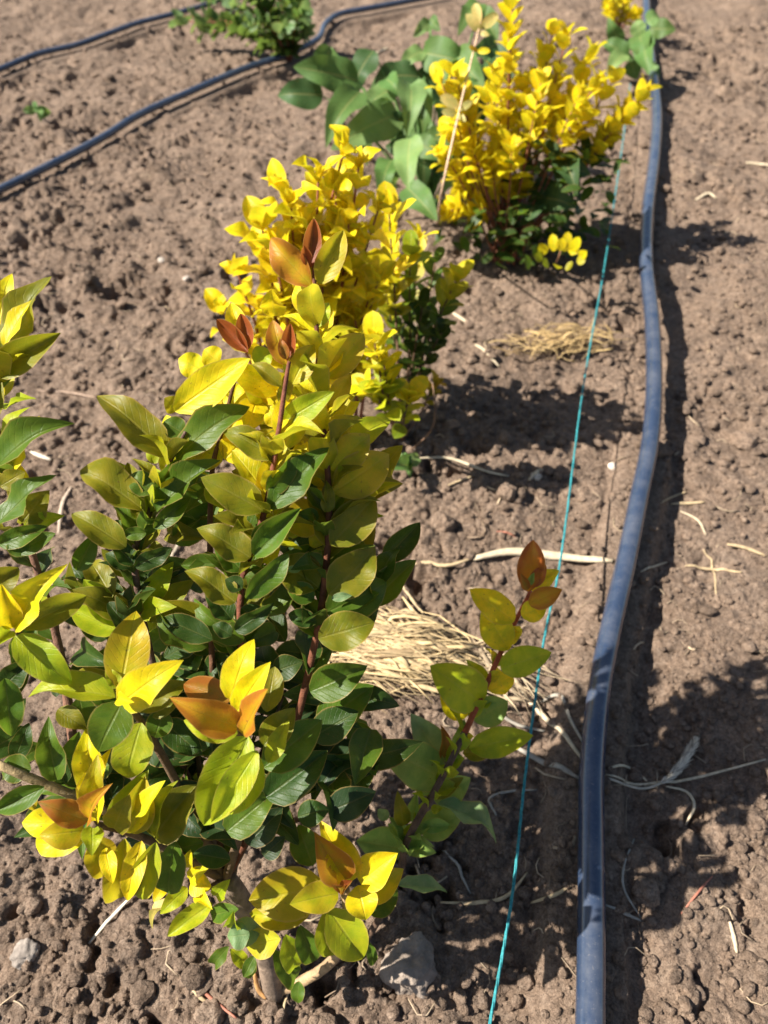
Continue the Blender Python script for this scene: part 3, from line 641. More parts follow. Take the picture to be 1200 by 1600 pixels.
# dense shaded inside of the shrub
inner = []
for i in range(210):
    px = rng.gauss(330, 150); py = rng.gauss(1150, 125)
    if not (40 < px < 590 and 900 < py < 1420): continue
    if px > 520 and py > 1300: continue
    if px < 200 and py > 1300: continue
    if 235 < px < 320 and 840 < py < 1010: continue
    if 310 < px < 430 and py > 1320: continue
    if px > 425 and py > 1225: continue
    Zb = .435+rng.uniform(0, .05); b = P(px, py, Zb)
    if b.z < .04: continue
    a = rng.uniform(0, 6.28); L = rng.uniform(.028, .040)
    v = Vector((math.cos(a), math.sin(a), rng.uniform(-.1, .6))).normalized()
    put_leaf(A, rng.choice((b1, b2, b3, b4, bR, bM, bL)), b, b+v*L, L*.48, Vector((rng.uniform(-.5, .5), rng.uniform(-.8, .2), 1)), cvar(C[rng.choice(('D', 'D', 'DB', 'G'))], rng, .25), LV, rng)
for q in range(9):
    px = 230+q*36; rr = random.Random(q)
    branch(A, [tr_top+Vector((rr.uniform(-.004, .004), 0, -.01*rr.random())), P(330+(px-330)*.5, 1240, .47), P(px, 1080+rr.uniform(-60, 60), .465)], .0026, .001, (.13, .09, .06), 8)

def clothe(o, pyz, n, L0, cols, side=1.0):
    for i in range(n):
        f = (i+rng.uniform(-.3, .3))/n; k = min(max(f, 0), .999)*(len(pyz)-1); j = int(k); a = pyz[j]; c_ = pyz[j+1]; g = k-j
        p = P(*[a[q]*(1-g)+c_[q]*g for q in range(3)]); d = (P(*c_)-P(*a)).normalized()
        a1 = d.cross(Vector((.2, .9, .1))).normalized(); b1 = d.cross(a1); th = i*1.57+rng.uniform(-.5, .5)
        s_ = a1*math.cos(th)+b1*math.sin(th); an = R(rng.uniform(38, 62)); v = (d*math.cos(an)+s_*math.sin(an)).normalized(); L = L0*rng.uniform(.75, 1.1)
        ci = min(int(f*len(cols)), len(cols)-1)
        put_leaf(A, o, p, p+v*L, L*.47, d*math.sin(an)-s_*math.cos(an)+Vector((rng.uniform(-.3, .3), -.2, .2)), cvar(C[rng.choice(cols[ci])], rng), LV, rng)
clothe(bR, [(493, 1000, .41), (512, 850, .39), (512, 740, .383), (500, 620, .38), (494, 500, .38)], 34, .029, (('D', 'G'), ('G', 'O'), ('O', 'YO'), ('YO', 'Y'), ('Y', 'Y', 'YO')))
clothe(bM, [(378, 1130, .43), (376, 930, .40), (398, 850, .385), (418, 780, .375), (436, 670, .365)], 32, .028, (('D', 'G'), ('G', 'O'), ('O', 'YO'), ('YO', 'Y'), ('Y', 'YO')))
clothe(bL, [(210, 1000, .41), (210, 885, .40), (228, 820, .395), (244, 770, .39), (270, 712, .385)], 22, .027, (('D', 'G'), ('G', 'O'), ('O', 'YG'), ('O', 'YO')))
clothe(bE, [(90, 1000, .45), (30, 800, .42), (-8, 650, .39), (0, 560, .38)], 20, .028, (('D', 'G'), ('G', 'O'), ('O', 'YG'), ('YO',)))
# leaves turned away behind the three upright shoots
for i in range(95):
    o_, st_ = rng.choice(((bR, 'R'), (bM, 'M'), (bL, 'L')))
    py = rng.uniform(560, 1010) if st_ != 'L' else rng.uniform(700, 1000)
    cx = {'R': 512-(10 if py < 600 else 0), 'M': 446-(py-600)*.16, 'L': 280-(py-680)*.22}[st_]
    px = cx+rng.gauss(0, 34)
    if 235 < px < 320 and 860 < py < 1010: continue
    b = P(px, py, .40+rng.uniform(.0, .03)+(.01 if st_ != 'M' else 0)); sgn = 1 if px > cx else -1
    v = Vector((sgn*rng.uniform(.2, 1), rng.uniform(-.2, .8), rng.uniform(.1, .9))).normalized(); L = rng.uniform(.026, .036)
    cc = rng.choice(('Y', 'YO', 'YO')) if py < 700 else rng.choice(('YO', 'O', 'O', 'YG') if py < 850 else ('O', 'G', 'G', 'D'))
    if st_ == 'L': cc = rng.choice(('O', 'G', 'G', 'YG'))
    put_leaf(A, o_, b, b+v*L, L*.48, Vector((rng.uniform(-.6, .4), rng.uniform(-1, .1), .8)), cvar(C[cc], rng), LV, rng)

# the low right-hand shoot of the same shrub, leaf colours lightened in place of sunlight
st = [bp+Vector((.01, .01, 0)), P(560, 1480, .545), P(620, 1380, .53)]+[P(550+x/2.667, 800+y/2.667, z) for x, y, z in ((225, 1380, .52), (340, 1170, .515), (400, 1060, .515), (470, 920, .52), (560, 720, .53), (640, 540, .54), (745, 330, .55))]
branch(A, st[:7], .0028, .0022, (.11, .065, .04), 20); bS, _ = branch(A, st[6:], .0022, .0015, (.34, .075, .025), 18)
hero(A, bS, F8, [
    (732, 332, 757, 116, 115, 'RB', 0), (745, 312, 808, 222, 62, 'RB', -.004, -.004), (750, 330, 862, 238, 75, 'Y', 0, .006), (730, 325, 703, 255, 40, 'BR', -.006, -.006), (738, 300, 760, 250, 30, 'GS', -.006, -.006), (738, 385, 876, 322, 92, 'OR', -.004), (705, 430, 812, 390, 95, 'Y', .0, .004),
    (676, 455, 496, 322, 125, 'Y', -.004, -.002), (652, 575, 545, 395, 140, 'Y', .0, .004), (655, 530, 702, 475, 60, 'Y', 0, .004), (620, 652, 832, 585, 125, 'YG', -.008), (598, 665, 640, 765, 120, 'Y', 0, .004), (620, 640, 600, 590, 70, 'YG', 0, .008), (542, 795, 325, 640, 195, 'YG', -.006, -.002), (470, 860, 370, 735, 100, 'Y', 0, .006),
    (508, 868, 650, 788, 130, 'GS', .0, .004), (490, 985, 752, 930, 125, 'YG', -.01, -.002), (462, 1005, 592, 985, 85, 'O', 0, .004), (430, 1005, 470, 868, 62, 'GS', 0, 0), (382, 1115, 132, 985, 195, 'GS', -.006, -.002), (372, 1025, 253, 850, 135, 'S', 0, .006), (376, 1035, 376, 888, 52, 'BR', 0, -.002),
    (385, 1035, 457, 1015, 50, 'GS', 0, -.004), (345, 1205, 490, 1108, 130, 'GS', 0, .003), (350, 1192, 462, 1105, 60, 'O', 0, -.003), (358, 1215, 622, 1352, 85, 'S', -.006, -.006), (285, 1335, 458, 1262, 130, 'GS', 0, .002), (285, 1312, 412, 1308, 62, 'GS', 0, -.003), (216, 1305, 193, 1178, 72, 'O', -.008, -.002),
    (250, 1290, 268, 1172, 62, 'GS', -.006), (217, 1352, 148, 1298, 52, 'GS', -.004), (225, 1352, 247, 1300, 40, 'YG', -.006, -.004), (215, 1405, 18, 1370, 150, 'GS', 0, .004), (215, 1380, 347, 1420, 78, 'GS', -.006, -.004), (330, 1172, 248, 1108, 62, 'GS', 0), (330, 1240, 375, 1235, 40, 'YG', -.004, -.004), (150, 1280, 108, 1238, 50, 'S', 0, .006),
    (560, 700, 480, 620, 60, 'YG', 0, .012)], .53, rng, .008)

clothe(bS, [(550+x/2.667, 800+y/2.667, z+.003) for x, y, z in ((200, 1430, .52), (225, 1380, .52), (340, 1170, .515), (400, 1060, .515), (470, 920, .52), (560, 720, .53), (640, 540, .54))], 30, .021, (('GS',), ('GS', 'YG'), ('YG',), ('YG', 'Y'), ('Y',)))

# ================================================================== second shrub, tall and bright yellow, behind it
rng = random.Random(11)
bB = G(555, 715)
B = thing('privet_shrub', 'bright yellow privet shrub directly behind the nearest one, pointed leaves', 'shrub', bB, 'golden privet shrubs planted in a row')
A['group'] = 'golden privet shrubs planted in a row'
ZB = .68
def up(sx, sy, tx, ty, Zt, base, bend=0):
    a = base+Vector((0, 0, .02)); yy = base.y+(Zt-.78)*.5+.035; t = P(tx, ty, yy/ray(tx, ty).y); m = P(sx, sy, yy/ray(sx, sy).y); return [base, m, (m+t)/2+Vector((bend, 0, .004)), t]
for (sx, sy, tx, ty, Z, nn, l0, l1, cols) in [
    (490, 560, 497, 285, .78, 9, .050, .034, ('YO', 'Y', 'Y', 'Y')), (470, 560, 455, 325, .75, 8, .050, .036, ('YO', 'Y', 'Y')), (530, 520, 560, 262, .80, 9, .042, .028, ('YO', 'Y', 'Y', 'Y')),
    (430, 600, 372, 430, .75, 6, .040, .028, ('YO', 'Y', 'Y')), (420, 620, 350, 490, .74, 5, .040, .030, ('YO', 'Y', 'Y')), (520, 580, 545, 350, .77, 9, .046, .034, ('YO', 'Y', 'Y')), (470, 620, 430, 400, .73, 8, .050, .038, ('YO', 'Y', 'Y')),
    (540, 600, 575, 470, .76, 6, .038, .030, ('YG', 'Y', 'Y')), (500, 640, 505, 420, .74, 9, .048, .036, ('YG', 'YO', 'Y')), (530, 540, 590, 330, .80, 7, .034, .026, ('YG', 'Y', 'Y')), (450, 560, 475, 360, .76, 8, .052, .044, ('Y', 'Y', 'Y')), (520, 560, 525, 300, .79, 8, .046, .034, ('Y', 'Y', 'Y')),
    (560, 560, 590, 440, .77, 6, .036, .03, ('YO', 'Y', 'Y')), (480, 520, 520, 380, .75, 7, .046, .042, ('Y', 'Y', 'Y')), (440, 520, 410, 360, .76, 7, .044, .038, ('Y', 'Y', 'Y')), (570, 600, 555, 500, .75, 5, .036, .03, ('YO', 'Y', 'Y')), (480, 480, 535, 245, .80, 7, .036, .03, ('Y', 'Y', 'Y')),
    (540, 640, 560, 540, .74, 5, .038, .032, ('YG', 'YO', 'Y')), (500, 540, 440, 300, .79, 7, .040, .030, ('YO', 'Y', 'Y'))]:
    shoot(B, up(sx, sy, tx, ty, Z, bB), .0024, .001, nn, l0, l1, cols, LV, rng, (86, 52), .60, .36, tips=4)
# bright shoots at the back of the near shrub
rng = random.Random(12)
bH, _ = branch(A, [P(345, 1340, .47), P(330, 1000, .43), P(330, 760, .405), P(345, 680, .40), P(372, 575, .395)], .0020, .0009, (.11, .05, .025), 16)
hero(A, bH, F3, [(50, 965, 308, 785, 125, 'Y', -.01, -.02), (300, 765, 193, 652, 62, 'R', 0, -.015), (302, 755, 275, 632, 58, 'R', 0, -.015), (285, 745, 240, 590, 75, 'Y', 0), (150, 830, 60, 785, 90, 'Y', 0, .0), (200, 800, 150, 755, 80, 'Y', 0, 0), (60, 960, 15, 920, 70, 'YO'), (320, 800, 380, 760, 80, 'YG', 0, -.01),
    (390, 640, 380, 560, 90, 'Y'), (210, 930, 120, 960, 120, 'Y', 0, 0), (300, 900, 340, 820, 120, 'Y', 0), (330, 920, 420, 860, 110, 'Y', 0), (330, 930, 260, 880, 110, 'Y', 0), (330, 930, 380, 1010, 110, 'Y', 0), (215, 1060, 130, 1030, 110, 'Y', 0), (215, 1060, 280, 980, 110, 'Y', 0), (220, 1130, 290, 1060, 110, 'Y', 0), (210, 1140, 120, 1080, 110, 'YO', 0),
    (330, 930, 300, 1020, 110, 'Y'), (220, 1000, 160, 900, 110, 'Y'), (400, 1000, 470, 920, 100, 'Y'), (430, 1050, 520, 1000, 110, 'YO'), (450, 1100, 540, 1150, 110, 'Y'), (330, 1100, 400, 1040, 110, 'YO'), (500, 900, 540, 1010, 90, 'Y'), (560, 1000, 640, 1080, 110, 'YO'), (120, 1150, 60, 1060, 110, 'YO'), (340, 1180, 260, 1120, 120, 'YG'),
    (420, 1200, 500, 1130, 120, 'YG'), (540, 1200, 580, 1100, 110, 'YO'), (560, 1250, 480, 1200, 110, 'Y'), (300, 1260, 380, 1200, 110, 'YG'), (180, 1200, 240, 1300, 110, 'YG'), (420, 1300, 340, 1330, 110, 'YG')], .402, rng)

# ================================================================== third shrub: small leaves
rng = random.Random(13)
bC = G(628, 690)
Cc = thing('privet_shrub', 'small-leaved privet shrub with a thin dark green middle, third in the row', 'shrub', bC, 'golden privet shrubs planted in a row')
for (sx, sy, tx, ty, Z, nn, l0, l1, cols, t0) in [
    (620, 520, 608, 335, .84, 9, .022, .026, ('D', 'G', 'Y', 'Y'), .35), (640, 560, 640, 400, .86, 8, .018, .022, ('D', 'D', 'G', 'YG'), .3), (660, 560, 712, 440, .86, 8, .018, .026, ('D', 'D', 'G', 'Y'), .3), (650, 580, 680, 410, .90, 9, .018, .018, ('D', 'D', 'D', 'G'), .25),
    (600, 620, 585, 535, .58, 7, .020, .022, ('G', 'YG', 'Y'), .3), (610, 650, 600, 570, .58, 6, .018, .022, ('G', 'YG', 'Y'), .3), (630, 660, 640, 620, .58, 5, .016, .02, ('G', 'YG', 'Y'), .3), (640, 600, 660, 480, .84, 9, .017, .016, ('D', 'D', 'D'), .2),
    (600, 640, 580, 610, .58, 4, .02, .022, ('YG', 'Y'), .4), (650, 600, 690, 520, .84, 7, .016, .016, ('D', 'D', 'D'), .3), (620, 560, 600, 440, .86, 7, .018, .02, ('D', 'G', 'Y'), .3), (660, 640, 680, 600, .76, 3, .014, .013, ('G', 'O', 'OR'), .5),
    (640, 540, 655, 375, .92, 7, .018, .02, ('D', 'G', 'P', 'Y'), .3)]:
    shoot(Cc, up(sx, sy, tx, ty, Z, bC), .0016, .0008, nn+2, l0*1.25, l1*1.25, cols, LS, rng, (80, 50), .64, t0, tips=3, stemcols=((.1, .07, .05), (.2, .1, .05)))

# ================================================================== fourth shrub: big, golden
rng = random.Random(17)
bD = G(790, 405)
D = thing('privet_shrub', 'wide golden privet shrub in the upper middle, with many yellow leaf spikes', 'shrub', bD, 'golden privet shrubs planted in a row')
tipsD = [(712, 120, .98), (712, 165, .96), (800, 15, 1.12), (795, 60, 1.10), (862, 55, 1.12), (885, 60, 1.10), (870, 130, 1.04), (922, 85, 1.12), (930, 130, 1.06), (955, 130, 1.08), (995, 160, 1.08), (1005, 145, 1.10), (965, 190, 1.04),
         (690, 240, .96), (738, 235, .95), (800, 170, 1.0), (818, 130, 1.04), (800, 230, .95), (825, 215, .98), (715, 270, .93), (745, 290, .90), (765, 250, .93), (820, 290, .93), (740, 330, .90), (700, 330, .88), (905, 190, 1.0), (880, 170, 1.02), (940, 215, 1.0)]
tipsD += [(735, 180, .95), (775, 120, 1.04), (780, 190, .98), (845, 90, 1.08), (905, 110, 1.06), (850, 180, .99), (975, 175, 1.06), (770, 320, .90), (725, 300, .89), (800, 300, .91), (780, 270, .92), (905, 150, 1.04), (700, 210, .95), (690, 130, .99), (845, 130, 1.03), (760, 150, 1.0)]
for (tx, ty, Z) in tipsD:
    t = P(tx, ty, (bD.y+.045+rng.gauss(0, .022)+(Z-1.0)*.3)/ray(tx, ty).y); m = bD.lerp(t, .42); m.z = max(m.z, .05)+.02; m.x += (t.x-bD.x)*.12
    shoot(D, [bD+Vector((rng.uniform(-.02, .02), rng.uniform(-.02, .02), 0)), m, m.lerp(t, .55)+Vector((0, 0, .006)), t], .0018, .0009, 7, .030, .027, ('G', 'YO', 'Y', 'Y', 'Y'), LS, rng, (82, 52), .62, .54, tips=4, n=8, sides=5)
dk, _ = branch(D, [bD, bD+Vector((.03, .01, .06)), bD+Vector((.07, .02, .12))], .004, .002, (.1, .07, .05), 6)
for i in range(290):
    p = bD+Vector((rng.gauss(.065, .045), rng.gauss(.01, .03), rng.uniform(.015, .16)))
    if i % 3 == 0: p = bD+Vector((rng.gauss(-.01, .035), rng.gauss(-.01, .03), rng.uniform(.01, .09)))
    a = rng.uniform(0, 6.28); L = rng.uniform(.018, .030); v = Vector((math.cos(a), math.sin(a), rng.uniform(-.2, .9))).normalized()
    put_leaf(D, dk, p, p+v*L, L*.52, Vector((rng.uniform(-.6, .6), rng.uniform(-.6, .6), 1)), cvar(C[rng.choice(('D', 'D', 'D', 'G'))], rng, .25), LS, rng)

# low sprig beside it
rng = random.Random(19)
bSp = G(868, 412)
Sp = thing('privet_sprig', 'low yellow privet sprig on the soil right of the wide golden shrub', 'sprig', bSp)
so_, _ = branch(Sp, [bSp, P(872, 405, 1.05), P(876, 392, 1.04)], .0014, .001, (.2, .1, .05), 5)
for (tx, ty, c) in [(862, 365, 'Y'), (845, 380, 'Y'), (885, 362, 'Y'), (902, 370, 'Y'), (918, 392, 'Y'), (912, 405, 'YO'), (850, 412, 'YG'), (838, 398, 'YG'), (870, 420, 'YO'), (890, 418, 'YO'), (876, 372, 'Y'), (832, 388, 'G'), (900, 385, 'Y')]:
    b = P(tx*.72+873*.28, max(ty, 372)*.45+410*.55, 1.04); t = P(tx+rng.uniform(-4, 4), ty, 1.03+rng.uniform(-.01, .01)); put_leaf(Sp, so_, b, t, .014, (CAMV-b).normalized()+Vector((rng.uniform(-.4, .4), 0, .3)), cvar(C[c], rng), LS, rng)

# ================================================================== fifth shrub, at the top edge
rng = random.Random(23)
bE5 = G(965, 60)
E = thing('privet_shrub', 'far golden privet shrub cut by the top edge, left of the pipe', 'shrub', bE5, 'golden privet shrubs planted in a row')
for i in range(14):
    t = P(965+rng.uniform(-26, 30), rng.uniform(-60, 25), 1.72+rng.uniform(-.04, .06)); m = bE5.lerp(t, .5)+Vector((0, 0, .02))
    shoot(E, [bE5, m, t], .002, .001, 8, .022, .024, ('G', 'YO', 'Y', 'Y'), LS, rng, (70, 40), .5, .35, tips=3, n=6, sides=5)

# ================================================================== broad-leaved weeds
rng = random.Random(29)
def broad(name, label, base_px, Z, frame, items, group='broad-leaved weeds among the shrubs', cat='weed', extra=0):
    b0 = G(*base_px); T = thing(name, label, cat, b0, group); ox, oy, s = frame; stems = []
    top = P(ox+items[0][0]/s, oy+items[0][1]/s, Z)
    for it in items:
        bx, by, tx, ty, wd, c = it[:6]; zz = Z+(it[6] if len(it) > 6 else rng.uniform(-.03, .03))
        b = P(ox+bx/s, oy+by/s, zz); t = P(ox+tx/s, oy+ty/s, zz+rng.uniform(-.04, .01))
        mid = b0.lerp(b, .6)+Vector((0, 0, .02))
        st_, _ = branch(T, [b0, mid, b], .0022, .0011, (.10, .20, .05), 6, 'stem', 5); app = wd/s*zz/F; L = (t-b).length; real = max(app, .5*L)
        n = (CAMV-b).normalized()+Vector((rng.uniform(-.4, .4), rng.uniform(-.2, .3), rng.uniform(0, .5)))
        put_leaf(T, st_, b, t, real, n, cvar(C[c], rng, .12), LB, rng)
    for _ in range(extra):
        px = ox+rng.uniform(250, 1150)/s; py = oy+rng.uniform(200, 1000)/s*(.4+.6*(px-ox)*s/1150 if False else 1)
        if px < 540 and py > 230: continue
        b = P(px, py, Z+rng.uniform(.0, .08)); a = rng.uniform(0, 6.28); L = rng.uniform(.05, .075); v = Vector((math.cos(a), math.sin(a)*.6, rng.uniform(-.9, .1))).normalized()
        if b.z < .05: b.z = .06
        st_, _ = branch(T, [b0, b0.lerp(b, .6)+Vector((0, 0, .02)), b], .0020, .001, (.10, .20, .05), 6, 'stem', 5)
        put_leaf(T, st_, b, b+v*L, L*.62, (CAMV-b).normalized()+Vector((rng.uniform(-.6, .3), 0, rng.uniform(0, .7))), cvar(C[rng.choice(('BG', 'BG', 'BGD', 'BGL'))], rng, .15), LB, rng)
    return T
FG = (420, 0, 3.158)
broad('broadleaf_weed', 'large-leaved green weed between the second and the wide golden shrub', (668, 330), 1.18, FG, [
    (440, 400, 120, 330, 160, 'BG'), (450, 455, 280, 690, 130, 'BG'), (640, 560, 335, 710, 175, 'BGL'), (700, 415, 690, 640, 110, 'BGL', -.05), (712, 410, 805, 550, 80, 'BGL', -.05), (740, 380, 500, 400, 140, 'BGD', .05),
    (760, 260, 1010, 320, 170, 'BG', .05), (765, 250, 645, 335, 90, 'BGL', .05), (930, 260, 1065, 440, 150, 'BG', .03), (1080, 320, 1010, 640, 160, 'BGD', .05), (700, 680, 690, 935, 150, 'BGL', -.06), (680, 925, 832, 1092, 115, 'BG', -.08), (610, 790, 550, 955, 105, 'BG'),
    (430, 640, 490, 785, 105, 'BGL'), (520, 590, 690, 700, 130, 'BGD', .04), (800, 90, 845, 155, 60, 'BG', .1), (795, 105, 712, 185, 60, 'BGL', .1), (830, 450, 860, 660, 120, 'BGD', .03), (1040, 60, 1130, 200, 90, 'BG', .1), (760, 420, 820, 330, 120, 'BGD', .06), (700, 640, 600, 560, 120, 'BGD', .03),
    (780, 700, 760, 900, 120, 'BGD', .03), (1100, 250, 1200, 420, 130, 'BGD', .08), (960, 560, 1060, 660, 130, 'BG', .05), (900, 300, 860, 420, 120, 'BG', .05), (640, 660, 760, 820, 120, 'BG', .02), (1050, 20, 940, 130, 70, 'BG', .1)], extra=26)
F2 = (600, 0, 2.0)
broad('broadleaf_weed', 'dark green weed under the right side of the wide golden shrub', (872, 355), 1.08, F2, [(540, 520, 640, 540, 90, 'BGD'), (500, 620, 590, 640, 100, 'BGD'), (470, 640, 450, 690, 90, 'BGD'), (560, 500, 600, 590, 80, 'BGD'), (520, 560, 480, 640, 80, 'BGD')])
broad('broadleaf_weed', 'green weed wrapped about the black pipe at the top right', (985, 120), 1.62, F2, [(760, 180, 680, 130, 60, 'BG'), (750, 170, 700, 230, 60, 'BGL'), (770, 190, 790, 250, 55, 'BG'), (800, 110, 815, 190, 70, 'BG', -.03), (810, 120, 830, 230, 60, 'BG', -.04), (830, 90, 912, 95, 60, 'BG'), (820, 70, 860, 45, 50, 'BGL'), (800, 110, 790, 60, 50, 'BGL'), (820, 200, 860, 245, 40, 'BGL'), (740, 130, 700, 60, 50, 'BG')])
broad('broadleaf_weed', 'low weed with a lone bright green leaf far left behind the pipe', (62, 184), 1.42, (0, 0, 2.0), [(110, 345, 70, 345, 28, 'BGL', 0), (115, 350, 160, 350, 36, 'BG', 0), (120, 345, 125, 368, 30, 'BGL', 0)])
broad('broadleaf_weed', 'small lobed green seedling at the foot of the third shrub', (640, 738), .845, (600, 400, 2.0), [(75, 655, 15, 660, 40, 'BG', 0), (75, 650, 112, 620, 45, 'BGL', 0), (80, 655, 80, 682, 40, 'BG', 0), (60, 640, 50, 615, 26, 'BG', 0)])

# dark green shrub far left
rng = random.Random(31)
bK = G(455, 105)
K = thing('green_shrub', 'small dark green shrub at the top left beside the pipe', 'shrub', bK)
for i in range(20):
    tx, ty = (400+rng.uniform(-30, 105), rng.uniform(-40, 60)) if i < 14 else (270+rng.uniform(0, 80), 25+rng.uniform(0, 30))
    z = 1.66+rng.uniform(-.05, .05); t = P(tx, ty, z if i < 14 else 1.8); m = bK.lerp(t, .5)+Vector((0, 0, .03))
    shoot(K, [bK, m, t], .002, .001, 11, .036, .030, ('D', 'BG', 'BG', 'S'), LS, rng, (75, 45), .55, .1, tips=3, n=6, sides=5)
bK2 = G(345, -5)
K2 = thing('green_shrub', 'second far green shrub barely entering at the top edge', 'shrub', bK2)
for i in range(6):
    t = P(310+rng.uniform(-40, 90), rng.uniform(-50, 6), 1.9); shoot(K2, [bK2, bK2.lerp(t, .5)+Vector((0, 0, .02)), t], .002, .001, 7, .024, .02, ('BG', 'S', 'BG'), LS, rng, (75, 45), .55, .2, tips=3, n=5, sides=5)

# ================================================================== dry bent stem with pale leaves
b0 = G(683, 350)
T = thing('dry_stem', 'thin tan dried stem with pale leaves leaning through the golden shrub', 'dried stem', b0)
st_, _ = branch(T, [b0, P(690, 300, .93), P(715, 185, .95), P(735, 100, 1.0), P(752, 30, 1.03)], .0016, .0010, (.62, .42, .27), 14, 'stem')
rng = random.Random(37)
for (bx, by, tx, ty, c) in [(750, 50, 728, 22, 'P'), (750, 45, 778, 22, 'P'), (748, 40, 742, 5, 'P'), (750, 52, 765, 55, 'P'), (745, 80, 733, 72, 'OR'), (746, 80, 766, 80, 'Y'), (718, 170, 688, 150, 'P'), (718, 172, 738, 158, 'P'), (715, 178, 690, 175, 'P'), (716, 180, 728, 190, 'P'), (716, 172, 706, 188, 'Y')]:
    b = P(bx, by, .96+(180-by)*.0005); t = P(tx, ty, .955+(180-by)*.0005); put_leaf(T, st_, b, t, (t-b).length*.5, (CAMV-b)+Vector((rng.uniform(-.3, .3), 0, .3)), cvar(C[c], rng), LS, rng)
# bare twig
b0 = G(640, 705)
T = thing('bare_twig', 'thin bare brown twig curving up right of the small-leaved shrub', 'twig', b0)
branch(T, [b0, P(672, 675, .80), P(680, 640, .79), P(676, 600, .79)], .0009, .0006, (.22, .13, .08), 8, 'stem')

# ================================================================== pipes and twine
for lab, r, pix in PIPES:
    cp, n = pipe_path(pix, r); o0 = cp[0].copy(); rr = random.Random(3)
    ring = [rr.uniform(-.006, .006) for _ in range(n+2)]
    V, Fc = tube([p-o0 for p in cp], lambda t: r*(1+ring[int(t*n)]), 24)
    o = add('irrigation_pipe', mesh_from('irrigation_pipe', V, Fc, M_PIPE), loc=o0); tag(o, lab, 'pipe', 'black irrigation pipes')
tw = []
for px, py, h in [(758, 1640, .068), (800, 1400, .064), (822, 1200, .060), (850, 1000, .056), (878, 860, .047), (912, 600, .042), (943, 425, .038), (962, 300, .03), (974, 215, .022), (985, 130, .02)]:
    tw.append(G(px, py, h, True))
# a taut line: straighten what the eye read
cp = catmull(tw, 260); o0 = cp[0].copy(); V, Fc = [], []
for k in range(3):
    pts = []
    for i, p in enumerate(cp):
        th = i*.55+k*2.094; pts.append(p-o0+Vector((math.cos(th)*.0005, 0, math.sin(th)*.0005)))
    v, f = tube(pts, lambda t: .0007, 5, off=len(V)); V += v; Fc += f
o = add('guide_twine', mesh_from('guide_twine', V, Fc, M_STRING), loc=o0); tag(o, 'turquoise planting twine stretched just left of the black pipe', 'twine')

# ================================================================== straw
def straw(name, label, pix, wpx, col, cat='straw', group='dry straws on the soil', lift=.002, flat=.5, taper=.5, n=14, arch=0.0):
    pts = [G(px, py) for px, py in pix]; zb = [p.z for p in pts]
    cp = catmull(pts, n)
    for i, p in enumerate(cp): p.z = max(p.z, H1(p.x, p.y)-.001)+lift+arch*math.sin(math.pi*i/n)
    if len(pix) == 2: # lies stiff across the clods
        zm = max(p.z for p in cp); 
        for i, p in enumerate(cp): p.z = p.z*.25+zm*.75
    Zd = (pts[0]-CAMV).dot(Vector((0, CP, -SP))); r = wpx*.5*Zd/F
    o0 = cp[0].copy(); rr = random.Random(len(label)); V, Fc = tube([p-o0 for p in cp], lambda t: r*(1-taper*abs(2*t-1)**2.2), 6, flat, rr, .15)
    o = add(name, mesh_from(name, V, Fc, M_STRAW), loc=o0); o.color = col+(1,); tag(o, label, cat, group); return o
TAN = (.52, .40, .25); PALE = (.62, .52, .38); GREY = (.36, .33, .29); REDB = (.42, .17, .12)
